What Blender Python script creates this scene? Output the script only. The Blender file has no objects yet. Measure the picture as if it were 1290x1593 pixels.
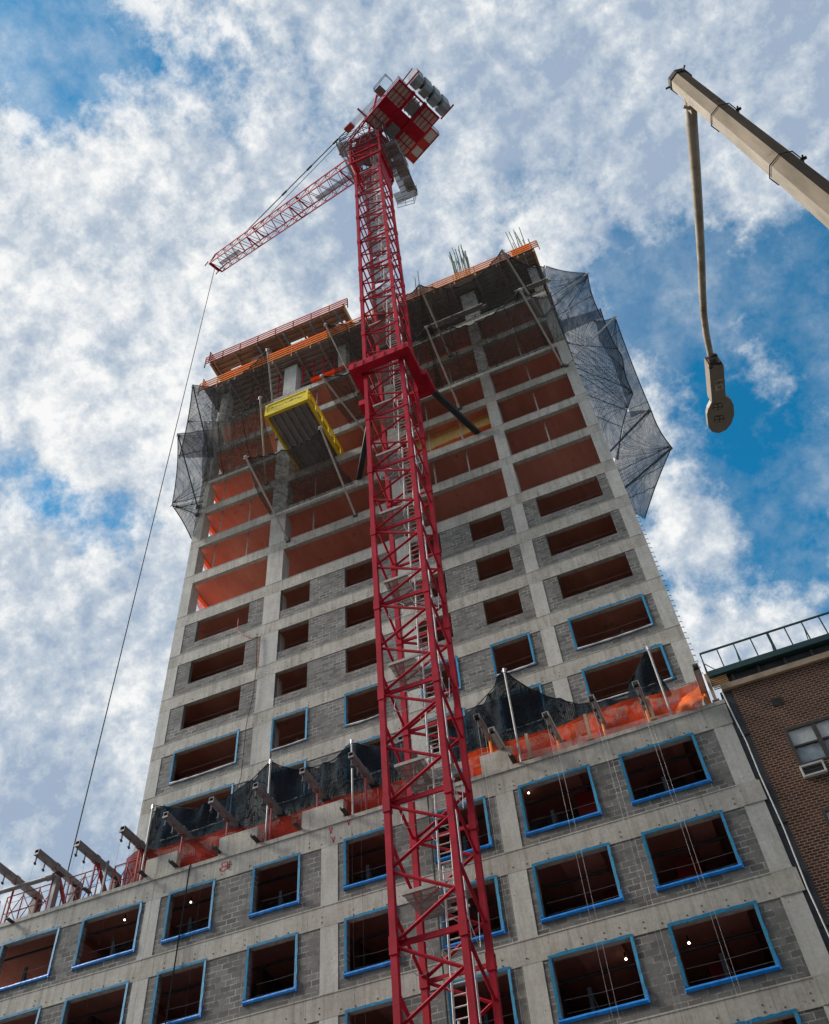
import bpy, bmesh, math, random
from mathutils import Vector, Matrix, Euler, noise
random.seed(7)
sc = bpy.context.scene
col = sc.collection

# ------------------------------------------------------------------ camera
FPX = 1483.288                      # focal length in pixels of the 1290 x 1593 photograph
EUL = Euler((2.48176488, 0.0652404, 0.3966917), 'XYZ')
CAM = Vector((0.0, -27.41628, 1.6))
cd = bpy.data.cameras.new('camera')
cam = bpy.data.objects.new('camera', cd)
col.objects.link(cam)
cam.location = CAM
cam.rotation_euler = EUL
cd.sensor_fit = 'VERTICAL'
cd.sensor_height = 24.0
cd.lens = FPX / 1593.0 * 24.0
cd.clip_start = 0.1
cd.clip_end = 4000
sc.camera = cam
RM = EUL.to_matrix()

def ray(px, py):
    return RM @ Vector(((px - 645.0) / FPX, -(py - 796.5) / FPX, -1.0))
def at(px, py, Y):                  # the point of the vertical plane Y seen at a pixel of the photograph
    d = ray(px, py)
    return CAM + d * ((Y - CAM.y) / d.y)
def atz(px, py, Z):
    d = ray(px, py)
    return CAM + d * ((Z - CAM.z) / d.z)

# ------------------------------------------------------------------ sky and sun
SUN_EL, SUN_AZ = math.radians(36), math.radians(258)     # azimuth measured from +Y towards +X
world = bpy.data.worlds.new('World')
sc.world = world
world.use_nodes = True
wn, wl = world.node_tree.nodes, world.node_tree.links
wn.clear()
def WN(t, **k):
    n = wn.new(t)
    for a, b in k.items(): setattr(n, a, b)
    return n
wout = WN('ShaderNodeOutputWorld'); bg = WN('ShaderNodeBackground')
bg.inputs['Strength'].default_value = 0.1
sky = WN('ShaderNodeTexSky', sky_type='NISHITA', sun_disc=False)
sky.sun_elevation = SUN_EL; sky.sun_rotation = SUN_AZ
sky.air_density = 1.0; sky.dust_density = 0.3; sky.ozone_density = 2.5
tc = WN('ShaderNodeTexCoord')
def wmath(op, a, b=None, c=None, clamp=False):
    n = WN('ShaderNodeMath', operation=op, use_clamp=clamp)
    for i, v in enumerate((a, b, c)):
        if v is None: continue
        if isinstance(v, (int, float)): n.inputs[i].default_value = v
        else: wl.new(v, n.inputs[i])
    return n.outputs[0]
def wnoise(scale, detail, rough, off, dist=0.0):
    mp = WN('ShaderNodeMapping'); mp.inputs['Location'].default_value = off
    wl.new(tc.outputs['Generated'], mp.inputs['Vector'])
    n = WN('ShaderNodeTexNoise'); n.inputs['Scale'].default_value = scale
    n.inputs['Detail'].default_value = detail; n.inputs['Roughness'].default_value = rough
    n.inputs['Distortion'].default_value = dist
    wl.new(mp.outputs[0], n.inputs['Vector'])
    return n.outputs['Fac']
def blob(px, py, rpx, amp):         # a broad clearing or bank of cloud in one direction of the sky
    d = ray(px, py).normalized()
    vm = WN('ShaderNodeVectorMath', operation='DISTANCE')
    nm = WN('ShaderNodeVectorMath', operation='NORMALIZE')
    wl.new(tc.outputs['Generated'], nm.inputs[0])
    wl.new(nm.outputs[0], vm.inputs[0]); vm.inputs[1].default_value = d
    r = rpx / FPX
    e = wmath('DIVIDE', vm.outputs['Value'], r)
    e = wmath('MULTIPLY', e, e)
    e = wmath('MULTIPLY', e, -1.0)
    e = wmath('EXPONENT', e)
    return wmath('MULTIPLY', e, amp)
def field(off):                     # cloud thickness in one direction, sampled with an offset for the shading
    o = Vector(off)
    v = wmath('MULTIPLY', wnoise(3.3, 4, 0.55, tuple(Vector((3.1, 1.7, 0.4)) + o), 0.0), 0.50)
    v = wmath('ADD', v, wmath('MULTIPLY', wnoise(8.0, 9, 0.64, tuple(Vector((0.3, 5.2, 2.4)) + o), 0.0), 0.34))
    n2 = wnoise(19.0, 9, 0.66, tuple(Vector((2.3, 0.2, 5.4)) + o), 0.0)
    bil = wmath('ABSOLUTE', wmath('SUBTRACT', n2, 0.5))
    bil = wmath('SUBTRACT', 1.0, wmath('MULTIPLY', bil, 4.0))            # billows
    return wmath('ADD', v, wmath('MULTIPLY', bil, 0.065))
sun_dir = Vector((math.sin(SUN_AZ) * math.cos(SUN_EL), math.cos(SUN_AZ) * math.cos(SUN_EL), math.sin(SUN_EL)))
raw = field((0, 0, 0)); raw2 = field(tuple(sun_dir * 0.022))
cov = raw
for b in ((20, 20, 140, -0.12), (130, 150, 100, -0.06), (330, 95, 90, -0.06), (440, 60, 70, -0.06), (560, 30, 60, -0.04), (1235, 740, 170, -0.13),
          (1240, 410, 170, -0.125), (960, 480, 110, -0.08), (1090, 690, 90, -0.07), (1110, 420, 110, -0.05), (1000, 940, 110, -0.10), (1220, 890, 90, -0.09),
          (60, 400, 90, -0.05), (30, 560, 60, -0.04), (60, 760, 60, -0.05), (540, 640, 200, 0.04), (150, 700, 330, 0.05), (870, 130, 330, 0.09),
          (480, 400, 220, 0.06), (100, 1100, 260, 0.06), (60, 560, 120, 0.03), (1090, 840, 70, 0.12), (1230, 990, 110, 0.12), (30, 1310, 70, -0.09), (170, 830, 60, -0.04), (1130, 560, 90, 0.04), (1150, 130, 180, 0.05), (300, 250, 200, 0.03), (1130, 250, 90, 0.02)):
    cov = wmath('ADD', cov, blob(*b))
mask = WN('ShaderNodeMapRange'); mask.interpolation_type = 'SMOOTHSTEP'
wl.new(cov, mask.inputs['Value'])
mask.inputs['From Min'].default_value = 0.365; mask.inputs['From Max'].default_value = 0.500
# cloud tone: lit edges towards the sun, blue-grey bellies
rel = wmath('MULTIPLY', wmath('SUBTRACT', raw, raw2), 3.0)
tone = wmath('ADD', wmath('MULTIPLY', wnoise(4.5, 5, 0.6, (7.3, 2.2, 9.1), 0.0), 0.75), 0.14)
tone = wmath('ADD', tone, rel)
tone = wmath('ADD', tone, wmath('MULTIPLY', wmath('SUBTRACT', wnoise(30.0, 5, 0.62, (5.3, 1.2, 7.1), 0.0), 0.5), 0.13))
for b in ((150, 480, 300, 0.06), (780, 60, 320, -0.03), (1150, 60, 250, -0.04), (1000, 230, 200, -0.04), (560, 640, 250, 0.04), (420, 780, 200, -0.03), (60, 950, 250, -0.02), (1100, 830, 120, 0.0)):
    tone = wmath('ADD', tone, blob(*b))
cr = WN('ShaderNodeValToRGB')
wl.new(tone, cr.inputs['Fac'])
e = cr.color_ramp.elements
e[0].position = 0.34; e[0].color = (0.235, 0.30, 0.395, 1)
e.new(0.50); e[1].color = (0.36, 0.41, 0.47, 1)
e[2].position = 0.72; e[2].color = (0.64, 0.645, 0.64, 1)
csc = WN('ShaderNodeVectorMath', operation='SCALE'); csc.inputs['Scale'].default_value = 10.0
wl.new(cr.outputs['Color'], csc.inputs[0])
stint = WN('ShaderNodeMix', data_type='RGBA', blend_type='MULTIPLY'); stint.inputs['Factor'].default_value = 1.0
wl.new(sky.outputs['Color'], stint.inputs['A']); stint.inputs['B'].default_value = (0.10, 1.05, 1.22, 1)
wmix = WN('ShaderNodeMix', data_type='RGBA')
veil = wmath('ADD', wmath('MULTIPLY', wmath('SUBTRACT', wnoise(6.0, 9, 0.68, (4.4, 8.2, 1.9), 0.0), 0.40), 1.7), 0.06, clamp=True)
veil = wmath('ADD', veil, wmath('MULTIPLY', blob(1230, 620, 420, 1.0), -0.14), clamp=True)
wl.new(wmath('MAXIMUM', mask.outputs['Result'], wmath('MULTIPLY', veil, 1.0, clamp=True)), wmix.inputs['Factor'])
wl.new(stint.outputs['Result'], wmix.inputs['A']); wl.new(csc.outputs[0], wmix.inputs['B'])
wl.new(wmix.outputs['Result'], bg.inputs['Color']); wl.new(bg.outputs[0], wout.inputs['Surface'])

sd = bpy.data.lights.new('sun', 'SUN')
sun = bpy.data.objects.new('sun', sd); col.objects.link(sun)
sd.energy = 3.8; sd.angle = math.radians(16); sd.color = (1.0, 0.95, 0.87)
sv = Vector((math.sin(SUN_AZ) * math.cos(SUN_EL), math.cos(SUN_AZ) * math.cos(SUN_EL), math.sin(SUN_EL)))
sun.rotation_euler = sv.to_track_quat('Z', 'Y').to_euler()

vs = sc.view_settings
vs.view_transform = 'Standard'; vs.look = 'None'; vs.exposure = 0.56; vs.gamma = 1.0; vs.use_curve_mapping = False
sc.render.resolution_x = 829; sc.render.resolution_y = 1024
sc.render.film_transparent = False
sc.cycles.transparent_max_bounces = 24

# ------------------------------------------------------------------ materials
def nmat(name):
    m = bpy.data.materials.new(name); m.use_nodes = True
    nt = m.node_tree
    return m, nt, nt.nodes['Principled BSDF'], nt.nodes['Material Output']
def geo(nt, scale=(1, 1, 1), loc=(0, 0, 0)):
    g = nt.nodes.new('ShaderNodeNewGeometry'); mp = nt.nodes.new('ShaderNodeMapping')
    mp.inputs['Scale'].default_value = scale; mp.inputs['Location'].default_value = loc
    nt.links.new(g.outputs['Position'], mp.inputs['Vector'])
    return mp.outputs[0]
def ntex(nt, vec, scale, detail=5, rough=0.6, dist=0.0):
    n = nt.nodes.new('ShaderNodeTexNoise')
    n.inputs['Scale'].default_value = scale; n.inputs['Detail'].default_value = detail
    n.inputs['Roughness'].default_value = rough; n.inputs['Distortion'].default_value = dist
    nt.links.new(vec, n.inputs['Vector'])
    return n.outputs['Fac']
def ramp(nt, fac, stops):
    r = nt.nodes.new('ShaderNodeValToRGB')
    nt.links.new(fac, r.inputs['Fac'])
    e = r.color_ramp.elements
    while len(e) < len(stops): e.new(0.5)
    for i, (p, c) in enumerate(stops):
        e[i].position = p; e[i].color = (*c, 1)
    return r.outputs['Color']
def cmix(nt, fac, a, b, mode='MIX'):
    n = nt.nodes.new('ShaderNodeMix'); n.data_type = 'RGBA'; n.blend_type = mode
    for key, v in (('Factor', fac), ('A', a), ('B', b)):
        s = n.inputs[key]
        if isinstance(v, (int, float)): s.default_value = v
        elif isinstance(v, tuple): s.default_value = (*v, 1)
        else: nt.links.new(v, s)
    return n.outputs['Result']
def bump(nt, h, bs, strength=0.3, dist=0.02):
    b = nt.nodes.new('ShaderNodeBump'); b.inputs['Strength'].default_value = strength; b.inputs['Distance'].default_value = dist
    nt.links.new(h, b.inputs['Height']); nt.links.new(b.outputs[0], bs.inputs['Normal'])

def worn(name, c1, c2, rough=0.6, metal=0.0, scale=3.0, spots=None, bumpy=0.1, stretch=(1, 1, 1)):
    m, nt, bs, out = nmat(name)
    v = geo(nt, stretch)
    f = ntex(nt, v, scale, 6, 0.65)
    c = ramp(nt, f, [(0.35, c1), (0.68, c2)])
    if spots:
        f2 = ntex(nt, geo(nt, (1, 1, 0.5), (4, 2, 1)), scale * 2.7, 6, 0.7)
        k = ramp(nt, f2, [(0.60, (0, 0, 0)), (0.70, (1, 1, 1))])
        c = cmix(nt, k, c, spots)
    nt.links.new(c, bs.inputs['Base Color'])
    bs.inputs['Roughness'].default_value = rough; bs.inputs['Metallic'].default_value = metal
    if name == 'crane_red': bs.inputs['Specular IOR Level'].default_value = 0.22
    if bumpy: bump(nt, f, bs, bumpy)
    return m

def concrete(name, c1, c2, boards=True, stain=(0.30, 0.27, 0.21)):
    m, nt, bs, out = nmat(name)
    f = ntex(nt, geo(nt), 0.9, 8, 0.7)
    f2 = ntex(nt, geo(nt, (5, 5, 0.5)), 1.0, 5, 0.7)          # rain streaks running down
    f3 = ntex(nt, geo(nt, (1, 1, 1), (9, 4, 2)), 9, 6, 0.7)
    c = ramp(nt, f, [(0.30, c1), (0.70, c2)])
    c = cmix(nt, ramp(nt, f2, [(0.47, (0, 0, 0)), (0.78, (0.85, 0.85, 0.85))]), c, stain)
    c = cmix(nt, ramp(nt, f3, [(0.35, (0.82, 0.82, 0.82)), (0.62, (1, 1, 1))]), c, c, 'MIX')
    c = cmix(nt, 1.0, c, ramp(nt, f3, [(0.3, (0.80, 0.79, 0.77)), (0.6, (1, 1, 1))]), 'MULTIPLY')
    if boards:                                               # joints of the shuttering panels
        b = nt.nodes.new('ShaderNodeTexBrick')
        sw = nt.nodes.new('ShaderNodeSeparateXYZ'); g = nt.nodes.new('ShaderNodeNewGeometry')
        cb = nt.nodes.new('ShaderNodeCombineXYZ')
        nt.links.new(g.outputs['Position'], sw.inputs[0]); nt.links.new(sw.outputs['X'], cb.inputs['X']); nt.links.new(sw.outputs['Z'], cb.inputs['Y'])
        nt.links.new(cb.outputs[0], b.inputs['Vector'])
        b.offset = 0.37; b.inputs['Scale'].default_value = 1.0
        b.inputs['Brick Width'].default_value = 1.22; b.inputs['Row Height'].default_value = 3.0
        b.inputs['Mortar Size'].default_value = 0.007; b.inputs['Mortar Smooth'].default_value = 0.4
        b.inputs['Color1'].default_value = (1, 1, 1, 1); b.inputs['Color2'].default_value = (0.90, 0.90, 0.90, 1); b.inputs['Mortar'].default_value = (0.55, 0.53, 0.5, 1)
        c = cmix(nt, 1.0, c, b.outputs['Color'], 'MULTIPLY')
    pit = nt.nodes.new('ShaderNodeTexVoronoi'); pit.inputs['Scale'].default_value = 3.1
    nt.links.new(geo(nt), pit.inputs['Vector'])
    k = ramp(nt, pit.outputs['Distance'], [(0.05, (0.45, 0.42, 0.4)), (0.09, (1, 1, 1))])
    c = cmix(nt, 1.0, c, k, 'MULTIPLY')
    nt.links.new(c, bs.inputs['Base Color']); bs.inputs['Roughness'].default_value = 0.9
    bump(nt, f3, bs, 0.25, 0.01)
    return m

def brickwork(name, bw, rh, mortar, c1, c2, cm, messy, axis='X', bias=0.0, smooth=0.1):
    m, nt, bs, out = nmat(name)
    b = nt.nodes.new('ShaderNodeTexBrick')
    sw = nt.nodes.new('ShaderNodeSeparateXYZ'); g = nt.nodes.new('ShaderNodeNewGeometry')
    cb = nt.nodes.new('ShaderNodeCombineXYZ')
    nt.links.new(g.outputs['Position'], sw.inputs[0])
    nt.links.new(sw.outputs[axis], cb.inputs['X']); nt.links.new(sw.outputs['Z'], cb.inputs['Y'])
    vec = cb.outputs[0]
    if messy:
        nz = nt.nodes.new('ShaderNodeTexNoise'); nz.inputs['Scale'].default_value = 7; nz.inputs['Detail'].default_value = 4
        nt.links.new(g.outputs['Position'], nz.inputs['Vector'])
        off = nt.nodes.new('ShaderNodeVectorMath'); off.operation = 'MULTIPLY_ADD'
        nt.links.new(nz.outputs['Color'], off.inputs[0]); off.inputs[1].default_value = (messy, messy, 0); nt.links.new(vec, off.inputs[2])
        vec = off.outputs[0]
    nt.links.new(vec, b.inputs['Vector'])
    b.offset = 0.5; b.inputs['Scale'].default_value = 1.0
    b.inputs['Brick Width'].default_value = bw; b.inputs['Row Height'].default_value = rh
    b.inputs['Mortar Size'].default_value = mortar; b.inputs['Mortar Smooth'].default_value = smooth; b.inputs['Bias'].default_value = bias
    b.inputs['Color1'].default_value = (*c1, 1); b.inputs['Color2'].default_value = (*c2, 1)
    b.inputs['Mortar'].default_value = (*cm, 1)
    c = b.outputs['Color']
    if messy:                       # only part of the joints are struck white, droppings smear over the blocks
        k = ntex(nt, geo(nt, (1, 1, 1), (2, 7, 1)), 1.6, 6, 0.75)
        kk = ramp(nt, k, [(0.44, (0.06, 0.06, 0.06)), (0.60, (0.9, 0.9, 0.9))])
        b2 = tuple(0.55 * x + 0.45 * y for x, y in zip(c1, c2))
        dull = cmix(nt, b.outputs['Fac'], c, tuple(x * 0.85 for x in b2))
        c = cmix(nt, kk, dull, c)
        s = ntex(nt, geo(nt, (2.2, 2.2, 3.2), (1, 3, 8)), 2.0, 7, 0.8)
        c = cmix(nt, ramp(nt, s, [(0.58, (0, 0, 0)), (0.68, (0.85, 0.85, 0.85))]), c, tuple(0.72 * x for x in cm))
    f = ntex(nt, geo(nt), 1.1, 6, 0.7)
    c = cmix(nt, 1.0, c, ramp(nt, f, [(0.3, (0.72, 0.72, 0.72)), (0.7, (1.12, 1.12, 1.12))]), 'MULTIPLY')
    nt.links.new(c, bs.inputs['Base Color']); bs.inputs['Roughness'].default_value = 0.92
    bump(nt, b.outputs['Fac'], bs, -0.35, 0.01)
    return m

def netting(name, colr, cover, fold=0.35, cell=0.0, trans=0.0, tint=(1, 1, 1)):
    m, nt, bs, out = nmat(name)
    nt.nodes.remove(bs)
    d = nt.nodes.new('ShaderNodeBsdfDiffuse'); d.inputs['Color'].default_value = (*colr, 1)
    sh = d.outputs[0]
    if trans > 0:
        t2 = nt.nodes.new('ShaderNodeBsdfTranslucent'); t2.inputs['Color'].default_value = (*colr, 1)
        mx0 = nt.nodes.new('ShaderNodeMixShader'); mx0.inputs[0].default_value = trans
        nt.links.new(sh, mx0.inputs[1]); nt.links.new(t2.outputs[0], mx0.inputs[2]); sh = mx0.outputs[0]
    tr = nt.nodes.new('ShaderNodeBsdfTransparent'); tr.inputs['Color'].default_value = (*tint, 1)
    mx = nt.nodes.new('ShaderNodeMixShader')
    f = ntex(nt, geo(nt, (1.2, 1.2, 0.35)), 1.5, 6, 0.72, 1.4)
    mr = nt.nodes.new('ShaderNodeMapRange'); nt.links.new(f, mr.inputs['Value'])
    mr.inputs['From Min'].default_value = 0.3; mr.inputs['From Max'].default_value = 0.72
    mr.inputs['To Min'].default_value = max(0, cover - fold * 0.4); mr.inputs['To Max'].default_value = min(1, cover + fold * 0.5)
    fac = mr.outputs['Result']
    if cell > 0:                    # the knotted mesh itself
        vo = nt.nodes.new('ShaderNodeTexVoronoi'); vo.feature = 'DISTANCE_TO_EDGE'; vo.inputs['Scale'].default_value = 1.0 / cell
        vo.inputs['Randomness'].default_value = 0.25
        nt.links.new(geo(nt), vo.inputs['Vector'])
        mr2 = nt.nodes.new('ShaderNodeMapRange'); nt.links.new(vo.outputs['Distance'], mr2.inputs['Value'])
        mr2.inputs['From Min'].default_value = 0.06; mr2.inputs['From Max'].default_value = 0.16
        mr2.inputs['To Min'].default_value = 0.20; mr2.inputs['To Max'].default_value = 0.0
        a = nt.nodes.new('ShaderNodeMath'); a.operation = 'ADD'; a.use_clamp = True
        nt.links.new(fac, a.inputs[0]); nt.links.new(mr2.outputs['Result'], a.inputs[1]); fac = a.outputs[0]
    nt.links.new(fac, mx.inputs[0]); nt.links.new(tr.outputs[0], mx.inputs[1]); nt.links.new(sh, mx.inputs[2])
    nt.links.new(mx.outputs[0], out.inputs['Surface'])
    return m

def lamp_mat(name, c, e):
    m, nt, bs, out = nmat(name)
    bs.inputs['Emission Color'].default_value = (*c, 1); bs.inputs['Emission Strength'].default_value = e
    bs.inputs['Base Color'].default_value = (*c, 1)
    return m

M = {}
M['conc'] = concrete('facade_concrete', (0.43, 0.385, 0.325), (0.64, 0.585, 0.51), stain=(0.24, 0.205, 0.16))
M['concflat'] = concrete('column_concrete', (0.49, 0.45, 0.395), (0.66, 0.62, 0.56), boards=False, stain=(0.36, 0.34, 0.30))
M['slab'] = worn('slab_concrete', (0.30, 0.29, 0.27), (0.42, 0.40, 0.37), 0.9, 0, 2)
M['tie'] = worn('form_tie_hole', (0.06, 0.055, 0.05), (0.10, 0.09, 0.08), 0.9, 0, 5, bumpy=0)
M['block'] = brickwork('concrete_block', 0.40, 0.20, 0.014, (0.125, 0.114, 0.103), (0.235, 0.217, 0.196), (0.54, 0.50, 0.44), 0.030)
M['brick'] = brickwork('brown_brick', 0.235, 0.0905, 0.011, (0.042, 0.015, 0.009), (0.125, 0.042, 0.023), (0.38, 0.24, 0.16), 0.0, smooth=0.0)
M['soffit'] = worn('red_brown_soffit', (0.44, 0.135, 0.090), (0.58, 0.21, 0.145), 0.85, 0, 0.8, spots=(0.30, 0.09, 0.06), stretch=(1, 0.3, 1))
M['soffit_lit'] = worn('lit_red_brown_soffit', (0.68, 0.215, 0.14), (0.86, 0.32, 0.215), 0.85, 0, 0.8, spots=(0.42, 0.14, 0.10), stretch=(1, 0.3, 1))  # soffit again, paler: brighter light of the tower floors put into the colour
M['form'] = worn('dark_formwork', (0.30, 0.25, 0.22), (0.46, 0.39, 0.35), 0.85, 0, 1.5, stretch=(1, 6, 1))
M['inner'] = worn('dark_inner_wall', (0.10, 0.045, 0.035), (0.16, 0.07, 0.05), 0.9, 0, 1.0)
M['blue'] = worn('blue_membrane', (0.003, 0.19, 0.36), (0.006, 0.27, 0.48), 0.6, 0, 4, spots=(0.01, 0.13, 0.24), bumpy=0.6)
M['bluesill'] = worn('blue_sill_membrane', (0.003, 0.16, 0.52), (0.006, 0.25, 0.72), 0.42, 0, 6, spots=(0.005, 0.08, 0.30), bumpy=1.0)
M['flap'] = worn('white_membrane_flap', (0.50, 0.45, 0.42), (0.72, 0.68, 0.66), 0.5, 0, 3, bumpy=0.4)
M['red'] = worn('crane_red', (0.33, 0.003, 0.015), (0.52, 0.008, 0.030), 0.62, 0, 1.6, spots=(0.17, 0.03, 0.025), bumpy=0.12)
M['redl'] = worn('faded_red', (0.30, 0.02, 0.02), (0.42, 0.035, 0.03), 0.5, 0, 2)
M['alum'] = worn('galvanised_steel', (0.45, 0.45, 0.46), (0.65, 0.65, 0.66), 0.45, 0.3, 5)
M['deckg'] = worn('grey_grating', (0.16, 0.155, 0.15), (0.26, 0.25, 0.235), 0.6, 0.2, 5)
M['steel'] = worn('dark_steel', (0.05, 0.048, 0.05), (0.11, 0.10, 0.10), 0.5, 0.3, 4)
M['beam'] = worn('grey_brown_beam', (0.17, 0.155, 0.155), (0.28, 0.25, 0.245), 0.5, 0.3, 3, spots=(0.20, 0.13, 0.09))
M['rope'] = worn('wire_rope', (0.022, 0.022, 0.024), (0.045, 0.045, 0.045), 0.95, 0.0, 8, bumpy=0)
M['black'] = worn('black_steel', (0.012, 0.012, 0.013), (0.03, 0.03, 0.03), 0.5, 0.2, 3)
M['post'] = worn('pale_timber_pole', (0.48, 0.42, 0.36), (0.66, 0.60, 0.54), 0.6, 0, 4)
M['shore'] = worn('galvanised_prop', (0.36, 0.33, 0.30), (0.52, 0.48, 0.44), 0.6, 0.0, 5)
M['yellow'] = worn('yellow_paint', (0.78, 0.56, 0.008), (0.92, 0.70, 0.015), 0.45, 0, 3, spots=(0.40, 0.28, 0.03))
M['corr'] = worn('grey_deck_sheet', (0.20, 0.19, 0.18), (0.30, 0.28, 0.265), 0.5, 0.2, 2)
M['cwt'] = worn('pale_counterweight', (0.20, 0.21, 0.22), (0.34, 0.355, 0.37), 0.7, 0, 1.5)
M['wood'] = worn('formwork_plywood', (0.34, 0.21, 0.14), (0.52, 0.35, 0.24), 0.8, 0, 1.5, stretch=(1, 6, 1))
M['timber'] = worn('new_timber', (0.46, 0.24, 0.09), (0.66, 0.38, 0.15), 0.75, 0, 3)
M['ply_glow'] = worn('plywood_painted_glow', (0.80, 0.50, 0.16), (0.92, 0.68, 0.28), 0.6, 0, 1.2, stretch=(4, 1, 1))  # tan plywood, warm lamp glow put into its colour
M['orail'] = worn('orange_guard_board', (0.80, 0.20, 0.02), (0.92, 0.32, 0.04), 0.7, 0, 3)
M['rrail'] = worn('red_guard_rail', (0.50, 0.07, 0.03), (0.72, 0.14, 0.05), 0.7, 0, 3)
M['rebar'] = worn('green_rebar', (0.05, 0.085, 0.06), (0.11, 0.15, 0.10), 0.6, 0.2, 6)
M['pole'] = worn('street_lamp_bronze_paint', (0.26, 0.205, 0.145), (0.47, 0.38, 0.28), 0.55, 0.0, 2.6, spots=(0.17, 0.11, 0.065), stretch=(3, 3, 0.6), bumpy=0.15)
M['head'] = worn('lamp_head_paint', (0.24, 0.19, 0.145), (0.31, 0.25, 0.19), 0.5, 0, 6)
M['lens'] = worn('lamp_lens', (0.07, 0.055, 0.035), (0.15, 0.12, 0.07), 0.15, 0, 30)
M['label'] = worn('cream_label', (0.42, 0.36, 0.29), (0.5, 0.43, 0.35), 0.6, 0, 9)
M['ink'] = worn('black_ink', (0.015, 0.012, 0.01), (0.02, 0.018, 0.015), 0.6, 0, 9)
M['blueink'] = worn('blue_ink', (0.01, 0.06, 0.16), (0.02, 0.09, 0.22), 0.6, 0, 9)
M['spray'] = worn('red_spray_paint', (0.42, 0.03, 0.03), (0.58, 0.07, 0.06), 0.7, 0, 9)
M['net'] = netting('dark_debris_net', (0.105, 0.098, 0.092), 0.56, 0.42, 0.09)
M['netside'] = netting('grey_blue_net', (0.095, 0.115, 0.155), 0.66, 0.32, 0.11)
M['netleft'] = netting('pale_grey_net', (0.10, 0.11, 0.13), 0.58, 0.30, 0.11)
M['netlow'] = netting('black_debris_net', (0.020, 0.028, 0.036), 0.80, 0.30, 0.07)
M['onet'] = netting('orange_mesh', (0.74, 0.065, 0.012), 0.66, 0.60, 0.10, trans=0.4)
M['tarp'] = worn('orange_tarp', (0.75, 0.10, 0.01), (0.95, 0.20, 0.02), 0.5, 0, 3, bumpy=0.6)
M['rnet'] = netting('red_mesh', (0.32, 0.035, 0.022), 0.76, 0.30, 0.10, trans=0.25)
M['plastic'] = netting('clear_plastic_film', (0.75, 0.55, 0.52), 0.45, 0.6, 0, trans=0.4)
M['grate'] = netting('open_grating', (0.30, 0.285, 0.27), 0.52, 0.0, 0.0)
M['plank'] = worn('tan_planking', (0.42, 0.33, 0.28), (0.58, 0.47, 0.40), 0.8, 0, 2)
M['sred'] = worn('signal_red', (0.50, 0.02, 0.01), (0.62, 0.04, 0.02), 0.5, 0, 3)
M['green'] = worn('green_paint', (0.018, 0.050, 0.048), (0.03, 0.075, 0.07), 0.4, 0.1, 3)
M['stone'] = worn('sandstone_coping', (0.30, 0.20, 0.13), (0.46, 0.33, 0.23), 0.85, 0, 2.5)
M['asphalt'] = worn('asphalt', (0.045, 0.045, 0.047), (0.07, 0.07, 0.07), 0.95, 0, 2)
M['paving'] = worn('pavement', (0.25, 0.24, 0.23), (0.36, 0.35, 0.33), 0.95, 0, 1.2)
M['bulb'] = lamp_mat('work_lamp_glow', (1.0, 0.93, 0.78), 3.0)
M['frame'] = worn('bronze_window_frame', (0.05, 0.04, 0.032), (0.09, 0.072, 0.06), 0.5, 0.1, 5)
M['acw'] = worn('white_enamel', (0.55, 0.53, 0.48), (0.68, 0.66, 0.62), 0.5, 0, 8)
M['pipew'] = worn('white_conduit', (0.60, 0.57, 0.52), (0.75, 0.72, 0.68), 0.5, 0, 5)
M['membrane'] = worn('black_party_wall_membrane', (0.022, 0.023, 0.026), (0.05, 0.05, 0.055), 0.7, 0, 2)
gm, gnt, gbs, gout = nmat('window_glass')
gf = ntex(gnt, geo(gnt, (1, 1, 1)), 2.5, 5, 0.6, 0.8)
gnt.links.new(ramp(gnt, gf, [(0.40, (0.33, 0.38, 0.40)), (0.62, (0.52, 0.55, 0.54))]), gbs.inputs['Base Color'])
gbs.inputs['Roughness'].default_value = 0.12; gbs.inputs['Specular IOR Level'].default_value = 0.7
M['glass'] = gm

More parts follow.
